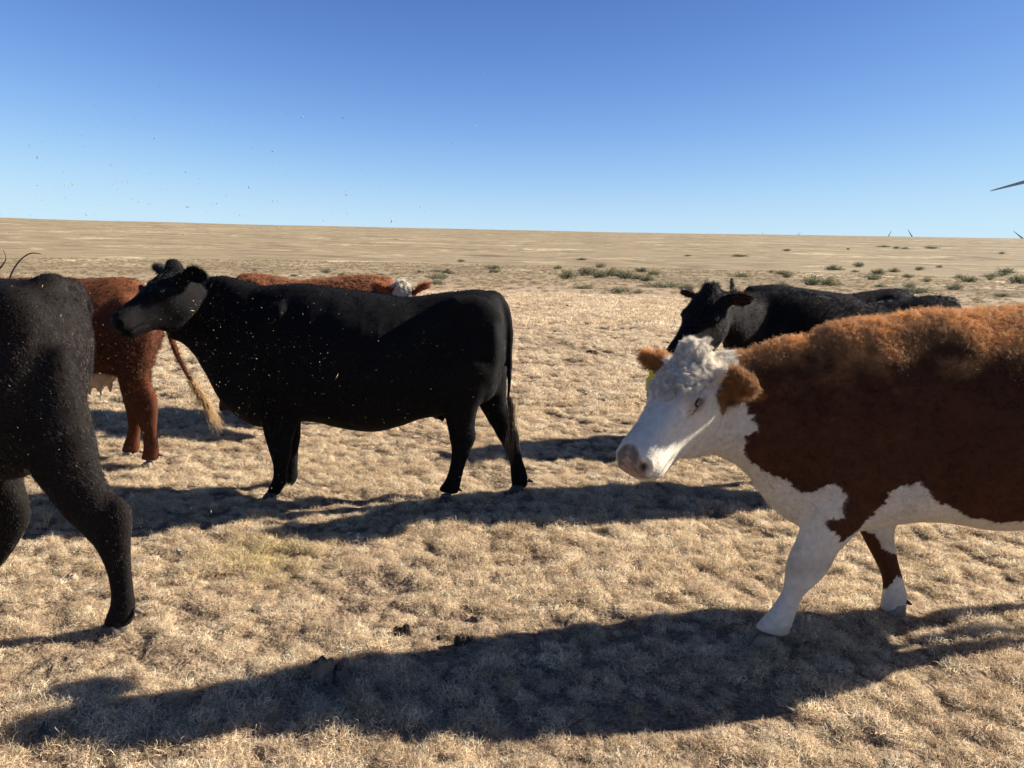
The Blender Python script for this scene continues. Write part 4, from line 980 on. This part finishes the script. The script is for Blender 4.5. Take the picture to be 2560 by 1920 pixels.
# ------------------------------------------------------------------ shrubs
def shrub_mesh(seed, flat):
    r = np.random.default_rng(seed); nb = 26
    V = []; Q = []; C_ = []
    # leafy sprays on arching branches
    for b in range(nb):
        a = r.uniform(0, 6.283); el = r.uniform(.15, 1.35); L = r.uniform(.65, 1.05); d = np.array([math.cos(a) * math.cos(el), math.sin(a) * math.cos(el), math.sin(el) * flat])
        n = 26; t = r.uniform(.25, 1, n); p = d * (L * t)[:, None] + r.normal(0, .075, (n, 3)); p[:, 2] = np.abs(p[:, 2]) + .01
        dd = d + r.normal(0, .45, (n, 3)); dd[:, 2] = np.abs(dd[:, 2]) + .25
        v, q, tt = ribbons(p, dd, r.uniform(.10, .24, n), .045, .25, 2, .1, r)
        q = q + sum(len(x) for x in V); V.append(v); Q.append(q); tone = r.uniform(.65, 1.2); C_.append(np.tile([tone * r.uniform(.95, 1.1), tone, tone * r.uniform(.8, 1.0)], (len(v), 1)))
    me = npmesh('shrub', np.concatenate(V), np.concatenate(Q), M_LEAF, True, np.concatenate(C_)); return me
def twig_mesh(seed, flat):
    r = np.random.default_rng(seed + 50); P = []
    for b in range(12):
        a = r.uniform(0, 6.283); el = r.uniform(.2, 1.35); d = np.array([math.cos(a) * math.cos(el), math.sin(a) * math.cos(el), math.sin(el) * flat])
        P.append(loft(tube([np.zeros(3), d * .3 + [0, 0, .02], d * .75], [.02, .014, .004]), 2, 6))
    V, F_ = join(P); return pymesh('branches', V, F_, M_TWIG)
SH = [(shrub_mesh(k, f), twig_mesh(k, f)) for k, f in ((1, 1.0), (2, .8), (3, 1.0), (4, .7), (5, .9))]
# pixel place of the foot, width and height as measured, label
SHRUBS = [
 (1152, 654, 23, 6, 'small lone shrub on the bare slope above the curly white poll'), (1456, 649, 22, 5, 'low brown shrub alone high on the slope, centre of the picture'),
 (950, 687, 25, 4, 'flat brown shrub just above the raised red ear'), (994, 686, 17, 5, 'tiny grey shrub right beside the flat brown one above the red ear'),
 (1050, 682, 21, 6, 'left end of the low green shrub row above the black rump'), (1088, 680, 34, 7, 'flat middle shrub of the green row above the black rump'),
 (1117, 684, 40, 12, 'rounded right end of the green shrub row above the black rump'), (1096, 698, 62, 12, 'wide pale green shrub below the green row above the black rump'),
 (1092, 710, 30, 13, 'small dark dome shrub directly over the black cow\'s back'), (1234, 672, 45, 8, 'flat green shrub behind a darker one, above the black tail'),
 (1235, 681, 32, 9, 'dark shrub in front of a flat green one, above the black tail'), (1396, 672, 25, 10, 'small green shrub left of the big shrub thicket'),
 (1418, 697, 36, 17, 'round grey green shrub just left of the big thicket'), (1461, 722, 38, 13, 'low dark shrub below the big thicket on the left'),
 (1469, 688, 38, 18, 'leftmost shrub of the big thicket'), (1500, 694, 35, 18, 'second shrub from the left in the big thicket'), (1530, 690, 40, 20, 'tallest shrub in the middle of the big thicket'),
 (1561, 696, 38, 16, 'dark shrub right of the tallest in the big thicket'), (1592, 697, 30, 14, 'low shrub near the right of the big thicket'), (1603, 680, 25, 10, 'small shrub at the upper back of the big thicket'),
 (1634, 688, 27, 13, 'rightmost rounded shrub of the big thicket'), (1620, 702, 30, 16, 'front right shrub of the big thicket'), (1500, 669, 22, 9, 'small brownish shrub behind the left of the big thicket'),
 (1665, 719, 78, 15, 'long low shrub below and right of the big thicket'), (1551, 734, 46, 14, 'shrub at the lip of the near pasture, larger of two'), (1597, 733, 27, 10, 'shrub at the lip of the near pasture, smaller of two'),
 (1336, 742, 14, 6, 'tiny dark shrub standing alone on the near pasture'), (1719, 724, 40, 12, 'dark shrub just left of the black cow\'s poll behind the red one'),
 (1848, 641, 36, 6, 'flat dark shrub high on the slope above the right-hand black head'), (1966, 627, 22, 5, 'small dark shrub far up the slope under the far turbines'), (1719, 640, 20, 4, 'thin dark shrub on the ridge edge right of centre'),
 (1854, 692, 62, 11, 'wide low shrub over the fuzzy ear'), (1927, 682, 12, 6, 'tiny shrub left of a wider pale one above the withers'), (1958, 686, 42, 10, 'pale wide shrub above the right-hand black withers'),
 (1968, 694, 24, 10, 'small shrub right under the pale wide one above the withers'), (1955, 718, 42, 13, 'dull shrub touching the outline of the right-hand black back'),
 (2083, 675, 46, 12, 'green shrub high above the largest shrub on the right'), (2147, 667, 28, 9, 'dark little shrub up right of the green one'), (2138, 680, 18, 6, 'pale tiny shrub below the dark little one'),
 (2194, 686, 32, 11, 'grey shrub just behind a wider flat one, right of the largest shrub'), (2180, 699, 56, 13, 'wide flat shrub right of the largest shrub'), (2236, 680, 32, 10, 'dark dome shrub right of the grey one'),
 (2298, 675, 22, 7, 'small dark shrub midway along the right slope'), (2348, 668, 16, 6, 'smallest dark shrub higher on the right slope'), (2270, 694, 26, 8, 'low shrub between the wide flat one and the right slope'),
 (2030, 713, 50, 20, 'left half of the largest shrub above the black backs'), (2072, 714, 60, 20, 'right half of the largest shrub above the black backs'), (2318, 704, 24, 8, 'little shrub right above the farthest black rump'),
 (2400, 696, 28, 10, 'small dark shrub above a wider one near the right edge'), (2421, 706, 42, 12, 'wider shrub below the small dark one near the right edge'), (2474, 699, 22, 9, 'dark shrub in front of a long green row at the right edge'),
 (2478, 692, 40, 8, 'left part of the long green row at the right edge'), (2505, 690, 50, 8, 'right part of the long green row at the right edge'), (2517, 682, 34, 11, 'bright green shrub above the long row at the right edge'),
 (2550, 709, 50, 16, 'large shrub cut by the right edge of the picture'), (2388, 724, 48, 13, 'dark broad shrub above the golden back'), (2200, 717, 34, 8, 'shrub just over the farthest black back, left one'),
 (2273, 718, 30, 8, 'shrub just over the farthest black rump, right one'), (2285, 733, 64, 16, 'wide shrub half hidden by the farthest black rump'), (2504, 742, 34, 8, 'faint grey shrub near the right edge, lowest of all'),
 (2439, 754, 20, 8, 'small dry shrub on the lip right of the black rump'), (2211, 617, 36, 4, 'left of the flat shrubs on the pale band under the turbines'), (2240, 621, 16, 4, 'middle of the flat shrubs on the pale band under the turbines'),
 (2262, 621, 18, 4, 'right of the flat shrubs on the pale band under the turbines'), (2330, 621, 40, 4, 'long flat shrub on the pale band, right of the others'), (2505, 634, 16, 4, 'dark dot of a shrub far off near the right edge'),
 (2120, 623, 8, 4, 'dot of a shrub left of the pale band'), (816, 682, 26, 9, 'dark shrub above the red back, left of the raised ear'), (734, 690, 24, 6, 'pale shrub above the red back, leftmost of three'),
 (854, 690, 22, 8, 'shrub right beside the dark one above the red back'), (832, 703, 28, 8, 'grey shrub resting on the outline of the red back'), (637, 675, 10, 4, 'tiny shrub right of the black head, on the far slope'),
]
def build_shrubs():
    r = np.random.default_rng(17)
    for i, (u, v, wpx, hpx, lb) in enumerate(SHRUBS):
        p = hit(u, v + 1, 12 if v > 737 else 31); d = float(np.hypot(p[0], p[1])); wid = wpx * d / F; hgt = hpx * d / F * 1.15
        lm, tm = SH[i % 5]; o = link(bpy.data.objects.new('shrub', lm)); tag(o, lb, 'shrub', 'grey green shrubs dotting the slope')
        o.location = (p[0], p[1], terr1(p[0], p[1]) - .02); sx = wid / 2 * (1.8 if 1400 < u < 1700 else 1.35); o.scale = (sx, max(sx * .6, min(sx, hgt)), hgt * 1.25); o.rotation_euler = (0, 0, r.uniform(-.5, .5) + (math.pi if i % 2 else 0))
        b = link(bpy.data.objects.new('branches', tm), o)
build_shrubs()

# ------------------------------------------------------------------ wind turbines beyond the crest
def turbine(hub, rotor_deg, label, R=52., face=(-.35, -1.0), hubh=85.):
    hub = np.array(hub, float); f = np.array([face[0], face[1], 0]); f /= np.linalg.norm(f); sd = np.array([f[1], -f[0], 0]); sd = -sd if sd[0] < 0 else sd
    root = bpy.data.objects.new('wind_turbine', None); link(root); root.location = hub - [0, 0, hubh]; tag(root, label, 'wind turbine', 'white wind turbines beyond the ridge')
    H = np.array([0, 0, hubh]); back = -f * 4.5
    V, F_ = loft(tube([back + [0, 0, 0.0], back + [0, 0, hubh * .5], back + [0, 0, hubh - 1]], [2.3, 1.8, 1.3]), 3, 20); link(bpy.data.objects.new('tower', pymesh('tower', V, F_, M_WHITE)), root)
    V, F_ = loft([(H - f * 9, np.array([0, 0, 1.6]), sd * 1.5), (H - f * 5, np.array([0, 0, 2.0]), sd * 1.9), (H - f * 1.5, np.array([0, 0, 1.8]), sd * 1.8)], 3, 16, exp=4); link(bpy.data.objects.new('nacelle', pymesh('nacelle', V, F_, M_WHITE)), root)
    V, F_ = loft([(H - f * 1.4, np.array([0, 0, 1.6]), sd * 1.6), (H + f * .8, np.array([0, 0, 1.5]), sd * 1.5), (H + f * 2.4, np.array([0, 0, .3]), sd * .3)], 3, 16); link(bpy.data.objects.new('hub', pymesh('hub', V, F_, M_WHITE)), root)
    for k in range(3):
        a = rad(rotor_deg + 120 * k); d = sd * math.cos(a) + np.array([0, 0, math.sin(a)]); n = np.cross(d, f); rows = []
        for t, c, th in ((.02, 1.0, 1.0), (.08, 1.3, .9), (.2, 2.1, .45), (.4, 1.6, .3), (.6, 1.15, .2), (.8, .75, .12), (.95, .42, .06), (1.0, .12, .03)):
            c = c * (1.0 if hub[1] < 1000 else 1.5); rows.append((H + d * R * t + n * c * .35, n * c, f * th))
        V, F_ = loft(rows, 3, 14); link(bpy.data.objects.new('blade', pymesh('blade', V, F_, M_WHITE)), root)
def dirp(u, v, D):
    d = ray(u, v); return CAM + d * (D / math.hypot(d[0], d[1]))
# the near one: only one blade tip reaches into the picture (tip at 2476,476; blade runs up to the right)
def blade_turb(tip, pt2, D, label, R=52.):
    a = dirp(*tip, D); b = dirp(*pt2, D); d = (b - a); d /= np.linalg.norm(d); hub = a + d * R
    f = -hub.copy(); f[2] = 0; f /= np.linalg.norm(f); sd = np.array([-f[1], f[0], 0]); sd = sd if sd[0] > 0 else -sd
    ang = math.degrees(math.atan2(-d[2], -(d @ sd))); turbine(hub, ang, label, R, (f[0], f[1]))
blade_turb((2474, 477), (2560, 456), 620, 'nearest wind turbine, a single blade tip reaching in from the right edge')
blade_turb((2533, 577), (2555, 596), 3300, 'turbine at the right edge with tower top and two blades above the ridge')
blade_turb((2269, 573), (2282, 596), 3100, 'turbine blade leaning left above the ridge, right of its twin')
blade_turb((2228, 577), (2218, 596), 3300, 'turbine blade leaning right above the ridge, left of its twin')
blade_turb((2002, 580), (1992, 590), 4600, 'small slanted turbine blade on the ridge right of centre')
blade_turb((1906, 580), (1907, 592), 5200, 'tiny upright turbine blade, farthest left on the ridge')
blade_turb((1929, 585), (1931, 592), 5600, 'barely visible turbine blade tip between two others')

# ------------------------------------------------------------------ dung and clods on the pasture
def lump(seed, sx, sy, sz, rough=.7, sub=30):
    V, F_ = ellipsoid((0, 0, 0), (1, 1, 1), None, sub, sub // 2 + 4); n = V / np.linalg.norm(V, axis=1, keepdims=True)
    q = fbm(V + seed * 7.3, .8, 3, seed); q2 = np.abs(fbm(V + seed * 3.1, .35, 2, seed + 3)); V = V * (1 + rough * q - rough * .6 * q2)[:, None]; V[:, 2] = np.maximum(V[:, 2], -.35); return V * [sx, sy, sz], F_
def clod(u, v, wpx, hpx, label, mat, seed, cat='dung', name='dung', pieces=1, group=None):
    p = atG(u, v) if v > 745 else hit(u, v, 12); p[2] = terr1(p[0], p[1]) - .008; d = float(np.linalg.norm(p - CAM)); sx = wpx * d / F / 2; sz = max(hpx * d / F * (.70 if d < 6 else 1.15), .010); r = np.random.default_rng(seed); P = []
    for k in range(pieces):
        V, F_ = lump(seed + k, sx / (1 if pieces == 1 else 1.7) * r.uniform(.7, 1.1), sx * r.uniform(.5, .8) / (1 if pieces == 1 else 1.5), sz * r.uniform(.6, 1.0))
        V = V + [(r.uniform(-.7, .7) * sx if pieces > 1 else 0), r.uniform(-.5, .5) * sx if pieces > 1 else 0, sz * .18]; P.append((V, F_))
    V, F_ = join(P); o = link(bpy.data.objects.new(name, pymesh(name, V, F_, mat))); o.location = p; tag(o, label, cat, group); return o
GD = 'dung pats and clods scattered on the grass'
clod(1470, 886, 46, 14, 'small black dung pat on the open pasture left of the white-faced head', M_DUNG, 1, pieces=3, group=GD)
clod(1424, 771, 24, 6, 'distant black dung specks on the pasture right of the black tail', M_DUNG, 2, pieces=3, group=GD)
clod(1382, 767, 8, 4, 'tiny dark dung speck left of the distant ones', M_DUNG, 3, group=GD)
clod(832, 1712, 90, 84, 'large broken brown clod at the edge of the front shadow', M_STONE, 4, 'clod', 'dry_clod', 4, GD)
clod(833, 1740, 66, 34, 'flat pale piece lying just in front of the large clod', M_STONE, 5, 'clod', 'dry_clod', 1, GD)
clod(945, 1592, 36, 20, 'dark dung piece, leftmost of the row above the front shadow', M_DUNG, 6, group=GD)
clod(1008, 1582, 52, 34, 'pointed dark dung piece, second from the left above the front shadow', M_DUNG, 7, pieces=2, group=GD)
clod(1094, 1590, 40, 16, 'low dark dung crumbs between the pointed and the upright piece', M_DUNG, 8, pieces=2, group=GD)
clod(1166, 1602, 42, 36, 'upright round dung piece just above the front shadow edge', M_DUNG, 9, pieces=2, group=GD)
clod(1194, 1548, 34, 24, 'dung piece behind the upright one, highest of the group', M_STONE, 10, group=GD)
clod(1142, 1634, 18, 14, 'small grey clod right on the edge of the front shadow', M_STONE, 11, 'clod', 'dry_clod', 1, GD)
clod(178, 1446, 34, 24, 'pale cream stone between the hind legs of the left cow', M_PALE, 12, 'stone', 'pale_stone')
clod(196, 1408, 12, 8, 'tiny dark pebble behind the pale cream stone', M_DUNG, 13, 'stone', 'pebble')
clod(452, 1386, 34, 18, 'whitish clod in the grass right of the left cow\'s leg', M_PALE, 14, 'clod', 'dry_clod', 2, GD)
clod(476, 1432, 20, 14, 'small dark clod below the whitish one', M_STONE, 15, 'clod', 'dry_clod', 1, GD)
clod(622, 1680, 24, 12, 'small buff clod above the front shadow, left part', M_STONE, 16, 'clod', 'dry_clod', 1, GD)
clod(1806, 1372, 20, 18, 'rusty brown dung lump in the grass left of the white leg', M_DUNG, 17, group=GD)
clod(1260, 1690, 14, 10, 'small stone inside the front shadow, centre', M_STONE, 18, 'stone', 'pebble')

# ------------------------------------------------------------------ stalks and flying chaff
def stalks(u, v, label, n, L, seed, spread=.05, tilt=.45, col=(1.25, 1.15, .9)):
    p = atG(u, v); p[2] = terr1(p[0], p[1]); r = np.random.default_rng(seed)
    rt = np.stack([r.normal(0, spread, n), r.normal(0, spread * .6, n), np.zeros(n)], 1); dd = np.stack([r.normal(0, tilt, n), r.normal(0, tilt, n), np.ones(n)], 1)
    V, Q, T = ribbons(rt, dd, L * r.uniform(.5, 1.2, n), .0035, .35, 6, .7, r)
    o = link(bpy.data.objects.new('grass_stalks', npmesh('grass_stalks', V, Q, M_BLADE, True, np.tile(col, (len(V), 1))))); o.location = p; tag(o, label, 'grass stalks', 'taller dry stalks sticking up from the turf')
stalks(105, 1322, 'thin tall dry stalks between the hind legs of the left cow', 9, .17, 1, .035)
stalks(160, 1325, 'short curled dry stalks right of the tall thin ones', 10, .10, 2)
stalks(170, 1870, 'curled dry stalks in the bottom left shadow', 14, .06, 3, .09)
stalks(700, 1675, 'bent pale stalk inside the front shadow, left half', 4, .08, 4)
stalks(1300, 1500, 'few upright wisps in the middle of the sunlit grass', 6, .09, 5)
def chaff():
    r = np.random.default_rng(77); n = 3300
    u = np.concatenate([r.normal(400, 310, 2500), r.uniform(-100, 1250, 800)]); v = np.concatenate([r.normal(860, 250, 2500), r.uniform(150, 1500, 800)]); Y = r.uniform(1.1, 4.4, n)
    keep = (v > 120) & (v < 1600) & ~((v < 600) & (r.uniform(0, 1, n) < .3)); u, v, Y = u[keep], v[keep], Y[keep]; n = len(u)
    P = np.array([atY(a, b, c) for a, b, c in zip(u, v, Y)]); P[:, 2] = np.maximum(P[:, 2], .08)
    d = r.normal(size=(n, 3)); d /= np.linalg.norm(d, axis=1, keepdims=True); s = np.cross(d, r.normal(size=(n, 3))); s /= np.linalg.norm(s, axis=1, keepdims=True); m = np.cross(d, s)
    L = np.exp(r.normal(math.log(.00115), .6, n)) * (Y / 3) ** .8; L[r.uniform(0, 1, n) < .012] *= 4.0; L[v < 600] *= 2.2; L = np.minimum(L, .018); w_ = np.minimum(L * .38, .0009)
    V = np.stack([P - d * L[:, None], P + s * w_[:, None] + m * w_[:, None] * .5, P + d * L[:, None], P - s * w_[:, None] + m * w_[:, None] * .5, P - m * w_[:, None] * .6], 1).reshape(-1, 3)
    b = (np.arange(n) * 5)[:, None]; T = np.concatenate([b + [[0, 1, 3, 3]], b + [[1, 2, 3, 3]], b + [[0, 4, 1, 1]], b + [[1, 4, 2, 2]], b + [[2, 4, 3, 3]], b + [[3, 4, 0, 0]]])[:, :3]
    o = link(bpy.data.objects.new('flying_chaff', npmesh('flying_chaff', V, T, M_CHAFF, False))); tag(o, 'pale flecks of feed dust and chaff drifting in the air', 'chaff', kind='stuff')
chaff()
